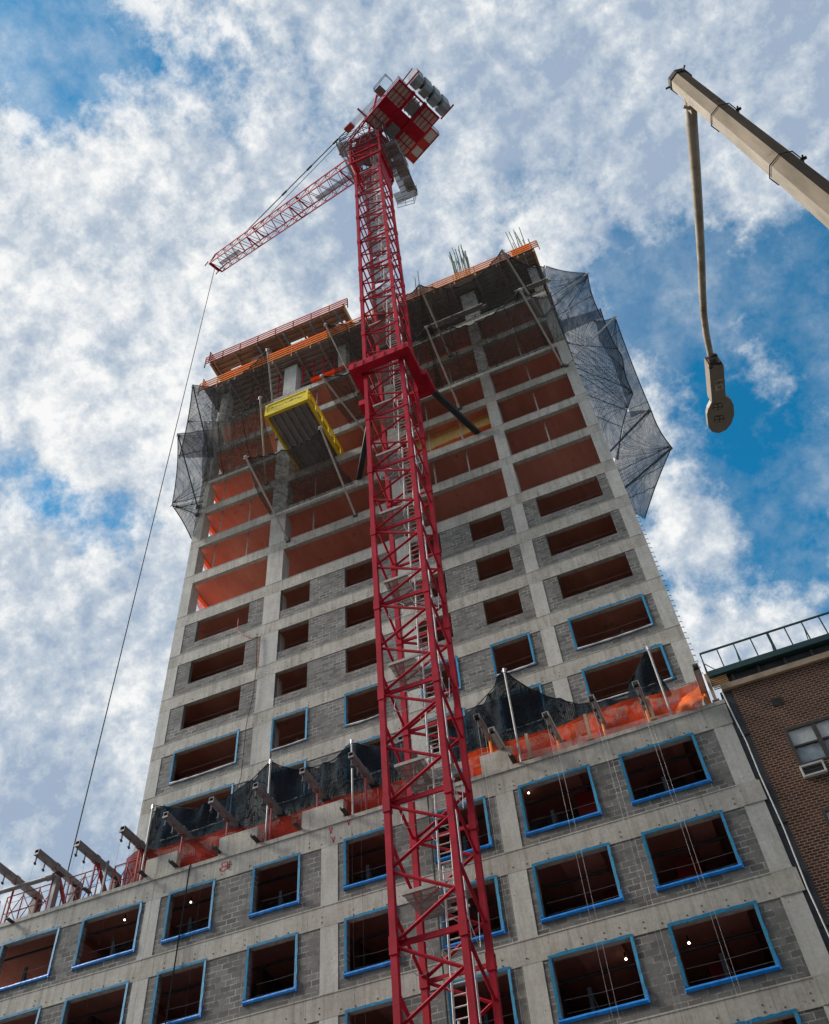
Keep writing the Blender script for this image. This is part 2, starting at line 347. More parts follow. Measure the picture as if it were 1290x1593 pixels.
# ------------------------------------------------------------------ mesh helpers
def V(*a): return Vector(a)
class MB:
    def __init__(s): s.v = []; s.f = []; s.mi = []; s.cur = 0
    def add(s, vs_, fs):
        n = len(s.v); s.v += [Vector(v) for v in vs_]
        s.f += [tuple(n + i for i in f) for f in fs]; s.mi += [s.cur] * len(fs)
        return s
    def box(s, x0, x1, y0, y1, z0, z1):
        return s.add([(x0, y0, z0), (x1, y0, z0), (x1, y1, z0), (x0, y1, z0), (x0, y0, z1), (x1, y0, z1), (x1, y1, z1), (x0, y1, z1)],
                     [(0, 3, 2, 1), (4, 5, 6, 7), (0, 1, 5, 4), (1, 2, 6, 5), (2, 3, 7, 6), (3, 0, 4, 7)])
    def obox(s, c, ax, ay, az):      # centre and three half-axis vectors
        c = Vector(c); P = []
        for k in (-1, 1):
            for i, j in ((-1, -1), (1, -1), (1, 1), (-1, 1)): P.append(c + i * ax + j * ay + k * az)
        return s.add(P, [(0, 3, 2, 1), (4, 5, 6, 7), (0, 1, 5, 4), (1, 2, 6, 5), (2, 3, 7, 6), (3, 0, 4, 7)])
    def frame_of(s, a, b, up=(0, 0, 1)):
        d = (b - a).normalized(); up = Vector(up)
        if abs(d.dot(up)) > 0.98: up = V(0, 1, 0)
        u = d.cross(up).normalized(); w = u.cross(d).normalized()
        return d, u, w
    def bar(s, a, b, w, h=None, up=(0, 0, 1)):
        a, b = Vector(a), Vector(b); h = w if h is None else h
        d, u, q = s.frame_of(a, b, up)
        return s.obox((a + b) / 2, (b - a) / 2, u * w / 2, q * h / 2)
    def tube(s, a, b, r, n=8, r2=None, caps=True, rot=0.0):
        a, b = Vector(a), Vector(b); r2 = r if r2 is None else r2
        d, u, q = s.frame_of(a, b); P = []
        for c, rr in ((a, r), (b, r2)):
            for i in range(n):
                t = 2 * math.pi * i / n + rot
                P.append(c + (u * math.cos(t) + q * math.sin(t)) * rr)
        F = [(i, (i + 1) % n, n + (i + 1) % n, n + i) for i in range(n)]
        if caps: F += [tuple(range(n - 1, -1, -1)), tuple(range(n, 2 * n))]
        return s.add(P, F)
    def path(s, pts, r, n=6, radii=None):
        pts = [Vector(p) for p in pts]; P = []; m = len(pts); q0 = None
        for k, p in enumerate(pts):
            d = (pts[min(k + 1, m - 1)] - pts[max(k - 1, 0)]).normalized()
            if q0 is None:
                up = V(0, 0, 1) if abs(d.z) < 0.95 else V(0, 1, 0)
                q0 = d.cross(up).normalized()
            q0 = (q0 - d * d.dot(q0)).normalized(); w = d.cross(q0)
            rr = radii[k] if radii else r
            for i in range(n):
                t = 2 * math.pi * i / n
                P.append(p + (q0 * math.cos(t) + w * math.sin(t)) * rr)
        F = [(k * n + i, k * n + (i + 1) % n, (k + 1) * n + (i + 1) % n, (k + 1) * n + i) for k in range(m - 1) for i in range(n)]
        F += [tuple(range(n - 1, -1, -1)), tuple((m - 1) * n + i for i in range(n))]
        return s.add(P, F)
    def prism(s, poly, d):           # polygon extruded by a vector
        n = len(poly); d = Vector(d); poly = [Vector(p) for p in poly]
        return s.add(poly + [p + d for p in poly], [tuple(range(n - 1, -1, -1)), tuple(range(n, 2 * n))] + [(i, (i + 1) % n, n + (i + 1) % n, n + i) for i in range(n)])
    def grid(s, rows):
        n = len(rows[0]); P = [p for r in rows for p in r]
        F = [(j * n + i, j * n + i + 1, (j + 1) * n + i + 1, (j + 1) * n + i) for j in range(len(rows) - 1) for i in range(n - 1)]
        return s.add(P, F)
    def build(s, name, m, parent=None, smooth=False):
        me = bpy.data.meshes.new(name)
        off = parent_world(parent) if parent is not None else V(0, 0, 0)
        me.from_pydata([tuple(v - off) for v in s.v], [], s.f)
        for mm in (m if isinstance(m, (list, tuple)) else [m]): me.materials.append(M[mm] if isinstance(mm, str) else mm)
        for p, i in zip(me.polygons, s.mi): p.material_index = i; p.use_smooth = smooth
        me.update()
        bm_ = bmesh.new(); bm_.from_mesh(me); bmesh.ops.recalc_face_normals(bm_, faces=bm_.faces); bm_.to_mesh(me); bm_.free()
        o = bpy.data.objects.new(name, me); col.objects.link(o)
        if parent is not None: o.parent = parent
        return o
def _split(s):
    par = list(range(len(s.v)))
    def find(i):
        while par[i] != i: par[i] = par[par[i]]; i = par[i]
        return i
    for f in s.f:
        for i in f[1:]: par[find(i)] = find(f[0])
    comps = {}
    for k, f in enumerate(s.f): comps.setdefault(find(f[0]), []).append(k)
    return list(comps.values())
def build_split(s, name, m, parent=None, smooth=False):
    out = []
    for fs in _split(s):
        q = MB(); mp = {}
        for k in fs:
            nf = []
            for i in s.f[k]:
                if i not in mp: mp[i] = len(q.v); q.v.append(s.v[i])
                nf.append(mp[i])
            q.f.append(tuple(nf)); q.mi.append(s.mi[k])
        out.append(q.build(name, m, parent, smooth))
    return out
MB.build_split = build_split
def parent_world(o):
    p = Vector((0, 0, 0))
    while o is not None: p += o.location; o = o.parent
    return p
def tag(o, label=None, cat=None, group=None, kind=None):
    if label: o['label'] = label; o['kind'] = 'thing'
    if cat: o['category'] = cat
    if group: o['group'] = group
    if kind: o['kind'] = kind
    return o
def empty(name, loc, label, cat, group=None):
    o = bpy.data.objects.new(name, None); col.objects.link(o); o.location = loc; o.empty_display_size = 0.2
    return tag(o, label, cat, group)
ORD = ['first', 'second', 'third', 'fourth', 'fifth', 'sixth', 'seventh', 'eighth', 'ninth', 'tenth', 'eleventh', 'twelfth', 'thirteenth']
def smooth_curve(pts, n):
    pts = [Vector(p) for p in pts]; out = []
    L = [0]
    for a, b in zip(pts, pts[1:]): L.append(L[-1] + (b - a).length)
    for k in range(n + 1):
        t = L[-1] * k / n; i = 0
        while i < len(pts) - 2 and L[i + 1] < t: i += 1
        f = (t - L[i]) / max(1e-6, L[i + 1] - L[i])
        out.append(pts[i].lerp(pts[i + 1], f))
    return out

# ------------------------------------------------------------------ ground
SY = 3.1385                          # plane of the tower facade; the lower block's facade is Y = 0
tag(MB().add([(-900, -900, 0), (900, -900, 0), (900, 900, 0), (-900, 900, 0)], [(0, 1, 2, 3)]).build('ground', 'asphalt'), kind='structure')
tag(MB().box(-80, 60, -6.5, -0.3, 0.004, 0.14).build('pavement', 'paving'), kind='structure')
tag(MB().box(-80, 60, -30, -22.6, 0.004, 0.14).build('far_pavement', 'paving'), kind='structure')

mb = MB(); mb.box(-60, 45, -46, -30.6, 0, 22.5)  # unseen houses, added to block low sky and darken lamp pole and facade
for i in range(26):
    for k in range(6): mb.cur = 1; mb.box(-58 + i * 4, -56.4 + i * 4, -30.62, -30.56, 2 + 3.4 * k, 3.9 + 3.4 * k); mb.cur = 0
mb.box(4, 45, -46, -30.58, 22.5, 52)  # raised on this side to keep sky light off the lamp pole
tag(mb.build('added_houses_behind', ['brick', 'glass']), kind='structure')

# ------------------------------------------------------------------ the unfinished building
B = empty('unfinished_building', (-12, 6, 0), 'tall unfinished concrete tower block rising from a wider blue-framed lower block', 'building')
FCOL = [(-28.0, -27.3 - 0.0), (-20.99, -20.36), (-13.72, -13.07), (-7.03, -6.40), (0.68, 1.31)]
FCOL[0] = (-28.35, -27.70)
FWIN = [(-27.427, -24.782), (-23.77, -21.153), (-20.018, -18.049), (-16.489, -14.551), (-12.839, -10.95), (-9.42, -7.41), (-6.207, -3.622), (-2.577, 0.012)]
FZ = [21.553 - 3 * k for k in range(0, 7)]          # window heads of the lower block, z
def wall_with_holes(mb, x0, x1, z0, z1, y0, y1, holes):   # holes sorted by x: (xa, xb, za, zb)
    cur = x0
    for xa, xb, za, zb in sorted(holes):
        if xa > cur + 1e-4: mb.box(cur, xa, y0, y1, z0, z1)
        if za > z0 + 1e-4: mb.box(xa, xb, y0, y1, z0, za)
        if z1 > zb + 1e-4: mb.box(xa, xb, y0, y1, zb, z1)
        cur = xb
    if x1 > cur + 1e-4: mb.box(cur, x1, y0, y1, z0, z1)

def ties(mb, x0, x1, y, z0, z1, step=1.22, seed=0):
    r = random.Random(seed); mb.cur = 1
    x = x0 + 0.3
    while x < x1 - 0.1:
        for z in (z0 + 0.16,):
            for dx in (0, 0.5):
                if r.random() < 0.82 and x + dx < x1 - 0.05:
                    xx = x + dx + r.uniform(-0.04, 0.04); zz = z + r.uniform(-0.02, 0.03)
                    mb.box(xx - 0.022, xx + 0.022, y - 0.006, y + 0.004, zz - 0.022, zz + 0.022)
                    if r.random() < 0.35: mb.box(xx - 0.02, xx + 0.02, y - 0.006, y + 0.004, zz + 0.16, zz + 0.20)
        x += step
    mb.cur = 0

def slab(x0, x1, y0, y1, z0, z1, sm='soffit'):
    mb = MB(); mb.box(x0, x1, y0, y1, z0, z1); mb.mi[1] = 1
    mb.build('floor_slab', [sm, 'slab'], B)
# lower block: beams (one per floor), columns, block walls, floors, windows
for k in range(-1, 7):
    zb = 21.46 - 3 * k
    if k == -1: continue
    zt = zb + (0.985 if k == 0 else 0.78)
    mb = MB(); mb.box(-34, 1.31, 0.0, 0.24, zb, zt)
    if k > 0: mb.box(-34, 1.34, -0.012, 0.0, zt - 0.05, zt - 0.02)
    if k == 0: mb.box(-34, 1.35, -0.035, 0.0, zt - 0.16, zt)
    mb.box(0.9, 1.345, -0.02, 0.0, zb, zt - 0.18) if k == 0 else mb.box(0.70, 1.40, -0.02, 0.0, zb + 0.01, zt - 0.06)
    ties(mb, -34, 0.6, 0.0, zb, zt, seed=k)
    mb.build('concrete_beam', ['conc', 'tie'], B)
    # floor slab above these windows, seen from below as a ceiling
    slab(-34, 1.30, 0.24, 18, zt - 0.30, zt - 0.02)
for xa, xb in FCOL:
    mb = MB()
    for k in range(0, 7):
        zt = 21.46 - 3 * k; zb = 21.46 - 3 * (k + 1) + 0.78
        mb.box(xa, xb, 0.004, 0.5, zb, zt)
    mb.build('column', ['concflat'], B)
bays = [(-34, -28.35), (-27.70, -20.99), (-20.36, -13.72), (-13.07, -7.03), (-6.40, 0.68)]
for bi, (xa, xb) in enumerate(bays):
    for k in range(0, 7):
        zt = 21.46 - 3 * k; zb = zt - 3 + 0.78
        holes = [(a + 0.10, b - 0.10, FZ[k] - 1.90, zt) for a, b in FWIN if a > xa and b < xb]
        mb = MB(); wall_with_holes(mb, xa + 0.004, xb - 0.004, zb + 0.001, zt - 0.001, 0.02, 0.22, holes)
        mb.build('block_wall', 'block', B)
# downstand beams, pipes and partitions seen through the openings
ri = random.Random(21)
for k in range(0, 7):
    zt = 21.46 - 3 * k + (0.985 if k == 0 else 0.78) - 0.30
    mb = MB()
    for x in (-26, -22.6, -19, -15.2, -11.7, -8.4, -4.9, -1.2): mb.box(x + ri.uniform(-.6, .6), x + ri.uniform(.7, .95), 0.46, 9, zt - 0.28, zt - 0.001)
    mb.build('ceiling_beam', 'soffit', B)
    mb = MB()
    for q in range(1): y = 1.4 + q * 0.9 + ri.uniform(-.2, .2); mb.tube((-34, y, zt - 0.45), (1.0, y, zt - 0.5), 0.05, 6)
    mb.build('service_pipe', 'steel', B)
    for x in (-25.5, -18.6, -15.0, -11.6, -8.0, -4.6, -2.0):
        if ri.random() < 0.55:
            w = ri.uniform(0.3, 1.1); yy = ri.uniform(1.6, 3.5)
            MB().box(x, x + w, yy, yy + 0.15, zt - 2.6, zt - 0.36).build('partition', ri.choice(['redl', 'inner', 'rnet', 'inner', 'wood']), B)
# interior dark walls of the lower block
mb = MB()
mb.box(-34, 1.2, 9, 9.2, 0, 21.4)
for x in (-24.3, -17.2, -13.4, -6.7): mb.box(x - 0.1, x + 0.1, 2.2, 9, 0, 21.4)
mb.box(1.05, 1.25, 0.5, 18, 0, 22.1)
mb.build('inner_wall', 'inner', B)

def window(parent, x0, x1, z0, z1, y, sill='blue', th=0.088, seed=0):
    r = random.Random(seed)
    f = MB(); t = th
    yo = y - 0.012
    def strip(p, q, n, w):           # a taped band from p to q (x, z), its outer edge lapping unevenly on the wall
        L = math.dist(p, q); m = max(4, int(L / 0.16)); ins = []; outs = []
        for i in range(m + 1):
            u = i / m; x = p[0] + (q[0] - p[0]) * u; z = p[1] + (q[1] - p[1]) * u
            e_ = w + noise.noise(V(x * 5, z * 5, seed * 3.7)) * 0.028 + r.uniform(-0.006, 0.010)
            ins.append((x, z)); outs.append((x + n[0] * e_, z + n[1] * e_))
        rows = [[V(x, y + 0.10, z) for x, z in ins], [V(x, yo + 0.003, z) for x, z in ins], [V(x, yo - 0.004, z) for x, z in outs], [V(x, y + 0.002, z) for x, z in outs]]
        f.grid(rows)
    a_, b_, c_, d_ = x0 + t, x1 - t, z0 + t, z1 - t
    strip((a_ - t, d_), (b_ + t, d_), (0, 1), t); strip((a_, c_ - t), (a_, d_ + 0.001), (-1, 0), t * 0.98)
    yo -= 0.001
    strip((b_, c_ - t), (b_, d_ + 0.001), (1, 0), t * 0.98)
    wf = f.build('window_frame', 'blue', parent)
    s = MB()
    if sill == 'blue':
        # padded sill roll: a rounded profile swept along x
        n = 26; rows = []
        for i in range(n + 1):
            x = x0 - 0.015 + (x1 - x0 + 0.03) * i / n; w = noise.noise(V(x * 3, z0, 1.5)) * 0.012
            rows.append([V(x, y + 0.20, z0 + t + 0.005), V(x, y - 0.02 + w, z0 + t + 0.005), V(x, y - 0.045 + w, z0 + t * 0.75), V(x, y - 0.055 + w, z0 + t * 0.3), V(x, y - 0.035 + w, z0 - 0.035 + w * 0.8), V(x, y + 0.004, z0 - 0.045)])
        s.grid(rows); s.box(x0 - 0.016, x0 + 0.012, y - 0.04, y + 0.02, z0 - 0.05, z0 + 0.16); s.box(x1 - 0.012, x1 + 0.03, y - 0.05, y + 0.02, z0 - 0.05, z0 + 0.30)
        s.build('sill', 'bluesill', wf, smooth=False)
    else:
        n = 30; rows = []
        for i in range(n + 1):
            u = i / n; x = x0 + 0.08 + (x1 - x0 - 0.14) * u
            w = 0.03 + 0.05 * abs(noise.noise(V(x * 1.7, z0, 3.1))); zc = z0 + 0.05 - 0.06 * math.sin(math.pi * u) * (0.4 + abs(noise.noise(V(z0, x0, 1))))
            rows.append([V(x, y - 0.03, zc + w), V(x, y - 0.045, zc), V(x, y - 0.02, zc - w)])
        s.grid(rows); s.build('sill', 'flap', wf)
        MB().box(x0, x1, yo, y + 0.10, z0 - 0.005, z0 + 0.035).build('sill_tape', 'blue', wf)
    return wf

for i, (xa, xb) in enumerate(FWIN):
    for k in range(0, 5):
        window(B, xa, xb, FZ[k] - 1.94, FZ[k], 0.02 if False else 0.0, 'blue', seed=i * 10 + k)

# raised upstand blocks on the terrace edge
up = MB()
for xa, xb, z1 in ((-21.31, -19.92, 23.30), (-18.07, -16.44, 23.26), (-14.56, -12.85, 23.28), (-7.40, -6.25, 23.25)):
    up.box(xa, xb, 0.02, 0.30, 22.445, z1)
up.build_split('parapet_upstand', 'conc', B)

# tower: beams at these levels (bottom, top)
TX0, TX1 = -24.54, 1.05
LV = []
for k in range(1, 7): LV.append((40.28 - 3 * k, 38.10 - 3 * (k - 1)))
LV = [(b, t) for b, t in LV][::-1]
LV += [(40.28, 41.15), (43.80, 44.55), (47.08, 47.80), (50.43, 51.15), (53.71, 54.35), (57.35, 58.00), (60.92, 61.50)]
for i, (zb, zt) in enumerate(LV):
    mb = MB(); mb.box(TX0, TX1, SY, SY + 0.24, zb, zt)
    mb.box(TX0, TX1 + 0.02, SY - 0.010, SY, zt - 0.045, zt - 0.02)
    ties(mb, TX0 + 0.4, TX1 - 0.4, SY, zb, zt, seed=50 + i)
    mb.build('concrete_beam', ['conc', 'tie'], B)
    slab(TX0 + 0.02, TX1 - 0.02, SY + 0.24, SY + 15, zt - 0.28, zt - 0.02, 'soffit_lit')
TCOL = [(-24.54, -23.90), (-18.95, -17.95), (-11.10, -10.42), (-4.67, -4.03), (0.42, 1.05)]
for xa, xb in TCOL:
    mb = MB()
    for (b0, t0), (b1, t1) in zip(LV, LV[1:]):
        mb.box(xa, xb, SY + 0.004, SY + 0.75, t0, b1)
    mb.build('column', 'concflat', B)
MB().box(TX0, TX1, SY + 0.004, SY + 0.5, 20.5, LV[0][0]).build('lower_wall', 'block', B)
TW = [(-23.10, -19.86), (-17.95, -16.19), (-14.14, -12.35), (-10.36, -8.65), (-7.0, -5.23), (-3.32, -0.04)]
TB = [(-23.25, -19.70), (-17.95, -16.10), (-14.22, -12.30), (-10.45, -8.60), (-7.03, -5.17), (-3.37, 0.06)]
tbays = [(-23.90, -18.95), (-17.95, -11.10), (-10.42, -4.67), (-4.03, 0.42)]
for j in range(len(LV) - 7):
    (b0, t0), (b1, t1) = LV[j], LV[j + 1]
    k = len(LV) - 7 - j - 1 + 0          # rows counted down from the first masonry row
    row = round((40.28 - b1) / 3)
    blue = row >= 3
    for xa, xb in tbays:
        holes = []
        for (a, b), (a2, b2) in zip(TW, TB):
            if a >= xa - 0.01 and b <= xb + 0.01:
                if blue: holes.append((max(a2 + 0.09, xa + 0.01), b2 - 0.09, b1 - 1.75, b1))
                else: holes.append((max(a, xa + 0.005), b, b1 - 1.60, b1))
        mb = MB(); wall_with_holes(mb, xa + 0.004, xb - 0.004, t0 + 0.001, b1 - 0.001, SY + 0.02, SY + 0.24, holes)
        mb.build('block_wall', 'block', B)
    if blue:
        for i, (a, b) in enumerate(TB): window(B, a, b, b1 - 1.80, b1 + 0.13, SY, 'flap', seed=200 + i * 10 + j)
# dim inside of the masonry floors
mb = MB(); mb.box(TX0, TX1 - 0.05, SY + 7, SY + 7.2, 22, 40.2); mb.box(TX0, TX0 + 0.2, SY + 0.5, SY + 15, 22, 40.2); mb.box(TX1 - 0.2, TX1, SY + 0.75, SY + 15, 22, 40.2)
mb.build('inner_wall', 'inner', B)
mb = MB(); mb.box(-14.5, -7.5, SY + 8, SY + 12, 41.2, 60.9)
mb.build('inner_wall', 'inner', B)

# guard cables and stub posts in the openings
def guard(x0, x1, z, y, seed):
    r = random.Random(seed); mb = MB()
    for h in (0.42, 0.80):
        za, zm = z + h, z + h - r.uniform(0.01, 0.05)
        mb.path([(x0, y, za), ((x0 + x1) / 2, y, zm), (x1, y, za + r.uniform(-.02, .02))], 0.007, 4)
    g = mb.build('guard_cable', 'shore', B)
    return g
def stub(x, z, y, h):
    mb = MB(); mb.box(x - 0.06, x + 0.06, y - 0.03, y + 0.03, z, z + h); mb.box(x - 0.09, x + 0.09, y - 0.05, y + 0.05, z, z + 0.03)
    mb.bar((x + 0.03, y, z + h * 0.9), (x + 0.22, y, z + 0.02), 0.03); mb.build('guard_post', 'black', B)
for i, (xa, xb) in enumerate(FWIN):
    for k in range(0, 4):
        guard(xa + 0.12, xb - 0.12, FZ[k] - 1.9, 0.55, i * 7 + k)
        if (i * 3 + k) % 3 != 1: stub(xa + (xb - xa) * (0.45 if i % 2 else 0.35), FZ[k] - 1.85, 0.6, 0.95)
for j, (a, b) in enumerate(TW):
    for r_ in range(0, 6):
        guard(a + 0.02, b - 0.02, 38.68 - 3 * r_, SY + 0.5, 300 + j * 7 + r_)
        if (j + r_) % 2 == 0: stub(a + (b - a) * 0.62, 38.70 - 3 * r_, SY + 0.5, 0.5)
for j, (xa, xb) in enumerate(tbays):
    for (b0, t0), (b1, t1) in list(zip(LV, LV[1:]))[-6:-2]:
        guard(xa, xb, t0 - 0.05, SY + 0.6, int(t0 * 7 + j))
        for q in range(2): stub(xa + (xb - xa) * (0.3 + 0.42 * q + 0.05 * math.sin(t0 + j)), t0, SY + 0.8, 0.7)

# upper formwork decks of the tower -------------------------------------------------
def deck(name, label, x0, x1, y0, y1, z, th, holes, joist=0.42, matn='wood'):
    t = empty(name, ((x0 + x1) / 2, (y0 + y1) / 2, z), label, 'formwork deck')
    mb = MB(); xs = sorted(set([x0, x1] + [h for q in holes for h in q[:2]]))
    for a, b in zip(xs, xs[1:]):
        hh = [q for q in holes if q[0] <= a + 1e-6 and q[1] >= b - 1e-6]
        if hh:
            h = hh[0]; mb.box(a, b, y0, h[2], z, z + 0.03); mb.box(a, b, h[3], y1, z, z + 0.03)
        else: mb.box(a, b, y0, y1, z, z + 0.03)
    mb.build('plywood_sheet', matn, t)
    j = MB(); y = y0 + 0.1
    while y < y1:
        j.box(x0, x1, y, y + 0.09, z - 0.16, z - 0.001); y += joist
    j.build('joist', matn, t)
    s = MB(); x = x0 + 0.15
    while x < x1:
        s.box(x, x + 0.12, y0, y1, z - 0.36, z - 0.161); x += 1.9
    s.build('stringer', matn, t)
    return t
def rails(parent, pts, z, n, gap, matn, post_mat='timber', th=0.05, h=0.12, posth=1.5, board=None, step=1.5):
    mb = MB()
    for i in range(n):
        for a, b in zip(pts, pts[1:]):
            mb.bar((a[0], a[1], z + i * gap), (b[0], b[1], z + i * gap), th, h)
    mb.build('guard_rail', matn, parent)
    p = MB()
    for a, b in zip(pts, pts[1:]):
        L = math.dist(a, b); m = max(1, int(L / step))
        for i in range(m + 1):
            x = a[0] + (b[0] - a[0]) * i / m; y = a[1] + (b[1] - a[1]) * i / m
            p.bar((x, y + 0.05, z - 0.5), (x, y + 0.05, z - 0.5 + posth), 0.07, 0.07)
    p.build_split('rail_post', post_mat, parent)

d1 = deck('upper_formwork_deck', 'highest formwork deck on the left, plywood underside with red guard rails', -25.3, -13.75, SY - 0.7, SY + 7, 70.35, 0.03,
          [(-24.3, -23.3, SY + 0.6, SY + 1.5), (-19.0, -17.4, SY + 0.5, SY + 1.5), (-14.9, -14.1, SY + 0.5, SY + 1.3)])
rails(d1, [(-25.9, SY - 0.75), (-13.3, SY - 0.75)], 70.2, 4, 0.34, 'rrail', 'steel')
rails(d1, [(-25.3, SY - 1.1), (-25.3, SY + 3)], 70.2, 4, 0.34, 'rrail', 'steel')
mb = MB(); mb.box(-13.75, -13.6, SY - 0.7, SY + 7, 70.0, 70.6); mb.build_split('edge_board', 'timber', d1)
mb = MB(); mb.box(-25.45, -25.3, SY - 0.7, SY + 7, 69.9, 70.4); mb.build_split('edge_board', 'wood', d1)
mb = MB()
for x in (-24.6, -23.2, -21.5, -19.9, -18.0, -16.1, -14.8): mb.bar((x, SY + 0.6, 66.9), (x + 0.12, SY + 0.5, 70.0), 0.07)
for x in (-21.2, -18.9, -16.6, -14.4): mb.bar((x, SY - 0.7, 70.0), (x + 0.5, SY + 0.3, 68.4), 0.16, 0.10)
mb.build_split('prop', 'steel', d1)
d2 = deck('lower_left_formwork_deck', 'second formwork deck on the left, orange guard boards along its edge', -25.4, -11.0, SY - 0.75, SY + 7, 66.0, 0.03, [], 0.42, 'form')
rails(d2, [(-25.9, SY - 0.8), (-11.6, SY - 0.8)], 65.9, 4, 0.34, 'orail', 'timber')
rails(d2, [(-25.4, SY - 1.1), (-25.4, SY + 3)], 65.9, 4, 0.34, 'orail', 'timber')
MB().box(-23.8, -13.2, SY - 0.70, SY - 0.66, 66.25, 67.35).build('orange_net_band', 'onet', d2)
MB().box(-22.2, -20.4, SY + 0.2, SY + 3, 66.03, 70.0).build('column_form', 'wood', d2)
d3 = deck('right_formwork_deck', 'wide formwork deck over the right half, plywood underside behind sagging net', -11.0, 1.25, SY - 0.9, SY + 9, 66.2, 0.03, [], 0.42, 'form')
rails(d3, [(-11.2, SY - 0.95), (1.75, SY - 0.95)], 66.15, 4, 0.31, 'orail', 'timber')
rails(d3, [(1.25, SY - 1.3), (1.25, SY + 5)], 66.15, 4, 0.31, 'rrail', 'steel')
MB().box(-0.2, 1.2, SY - 0.80, SY - 0.76, 66.2, 67.3).build('orange_net_band', 'onet', d3)
mb = MB(); mb.box(1.25, 1.4, SY - 0.9, SY + 9, 65.7, 66.3); mb.build_split('edge_board', 'timber', d3)
# intermediate working platform with dark joists at the 61 m level
d4 = deck('intermediate_formwork_deck', 'dark joisted formwork deck one storey below the right deck', -17.5, 1.0, SY + 0.1, SY + 8, 62.0, 0.03, [], 0.5, 'steel')
mb = MB(); mb.box(-7.4, -3.2, SY - 0.95, SY - 0.75, 61.05, 61.2); mb.box(-7.2, -3.0, SY - 0.7, SY - 0.5, 61.2, 61.35); mb.box(-0.9, 1.5, SY - 0.9, SY - 0.7, 61.0, 61.15); mb.box(-0.7, 1.6, SY - 0.6, SY - 0.4, 61.3, 61.45)
mb.build_split('plank', 'post', d4)
mb = MB(); mb.box(-16.5, -13.0, SY - 0.2, SY + 0.1, 61.52, 61.9); mb.box(-10, -4.9, SY + 0.4, SY + 0.5, 58.05, 59.0); mb.build_split('red_toe_board', 'onet', d4)
# columns of the top storeys
mb = MB()
for xa, xb in ((-18.93, -17.93), (-4.70, -3.62), (0.45, 1.05), (-14.5, -13.9), (-24.3, -23.7)):
    mb.box(xa, xb, SY + 0.1, SY + 0.85, 61.5, 65.6)
mb.build_split('column', 'concflat', B)
# red shoring frames
def shoring(x, z0, z1, y, label):
    t = empty('shoring_frame', (x, y, z0), label, 'shoring', 'red shoring frames on the upper floors')
    mb = MB(); mb.tube((x, y, z0), (x, y, z1), 0.06, 6); mb.tube((x + 0.9, y, z0), (x + 0.9, y, z1), 0.06, 6); mb.build_split('leg', 'red', t)
    mb = MB()
    for f in (0.12, 0.55, 0.88): mb.tube((x, y, z0 + (z1 - z0) * f), (x + 0.9, y, z0 + (z1 - z0) * f), 0.04, 6)
    mb.build_split('cross_bar', 'red', t)
for x, lb in ((-19.6, 'red shoring frame just left of the pale column below the orange boards'), (-17.55, 'red shoring frame just right of the pale column below the orange boards'), (-15.9, 'red shoring frame halfway between pale column and crane mast'), (-21.9, 'red shoring frame seen dimly through the left net')):
    shoring(x, 61.55, 65.6, SY + 0.5, lb)

# rebar cages sticking out of the top
def rebar(x0, x1, y0, y1, z0, z1, nx, ny, label, seed):
    r = random.Random(seed); t = empty('rebar_cage', ((x0 + x1) / 2, (y0 + y1) / 2, z0), label, 'rebar')
    mb = MB(); hb = MB()
    for i in range(nx):
        for j in range(ny):
            if 0 < i < nx - 1 and 0 < j < ny - 1: continue
            x = x0 + (x1 - x0) * i / max(1, nx - 1); y = y0 + (y1 - y0) * j / max(1, ny - 1)
            mb.path([(x, y, z0), (x + r.uniform(-.03, .03), y, (z0 + z1) / 2), (x + r.uniform(-.16, .10), y + r.uniform(-.1, .1), z1 - r.uniform(0, 1.2))], 0.038, 5)
    mb.build('upright_bar', 'rebar', t)
    for k in range(5):
        z = z0 + 0.35 * (k + 1)
        for a, b in (((x0, y0), (x1, y0)), ((x1, y0), (x1, y1)), ((x1, y1), (x0, y1)), ((x0, y1), (x0, y0))): hb.bar((*a, z), (*b, z), 0.025)
    hb.build('tie_bar', 'rebar', t)
rebar(-4.7, -3.6, SY + 0.1, SY + 0.9, 66.3, 74.4, 9, 5, 'dense green rebar cage standing above the middle of the right deck', 3)
rebar(0.05, 0.95, SY + 0.1, SY + 0.8, 66.3, 73.2, 5, 2, 'sparse green rebar cage at the right corner of the top deck', 4)
rebar(-7.9, -7.6, SY + 0.1, SY + 0.2, 66.3, 73.0, 2, 1, 'thin pair of rebar rods beside the crane mast', 5)

# prop posts in the open storeys
npost = 0
side = {-22.96: 'leftmost line', -20.80: 'second line from the left corner', -16.30: 'line right of the wide column', -8.60: 'line just right of the crane mast', -6.55: 'line between mast and right column', -1.80: 'line in the right-hand bay'}
lvl = ['lowest', 'second', 'third', 'fourth', 'fifth', 'top']
for x in side:
    for q, ((b0, t0), (b1, t1)) in enumerate(list(zip(LV, LV[1:]))[-6:]):
        if q == 0: continue
        xx = x + 0.05 * math.sin(q * 3 + x)
        z0, z1 = t0, t1 - 0.28
        t = empty('steel_prop', (xx, SY + 0.5, z0), 'slim steel prop, %s, %s open storey' % (side[x], lvl[q - 1]), 'prop', 'steel props between the open floors')
        MB().tube((xx, SY + 0.5, z0), (xx, SY + 0.5, z0 + 1.9), 0.045, 6).build('outer_tube', 'shore', t)
        m2 = MB().tube((xx, SY + 0.5, z0 + 1.9), (xx, SY + 0.5, z1), 0.032, 6); m2.box(xx - 0.09, xx + 0.09, SY + 0.41, SY + 0.59, z1 - 0.02, z1); m2.build('inner_tube', 'shore', t)
        MB().tube((xx, SY + 0.5, z0 + 1.85), (xx, SY + 0.5, z0 + 2.0), 0.07, 6).build('collar', 'timber', t)

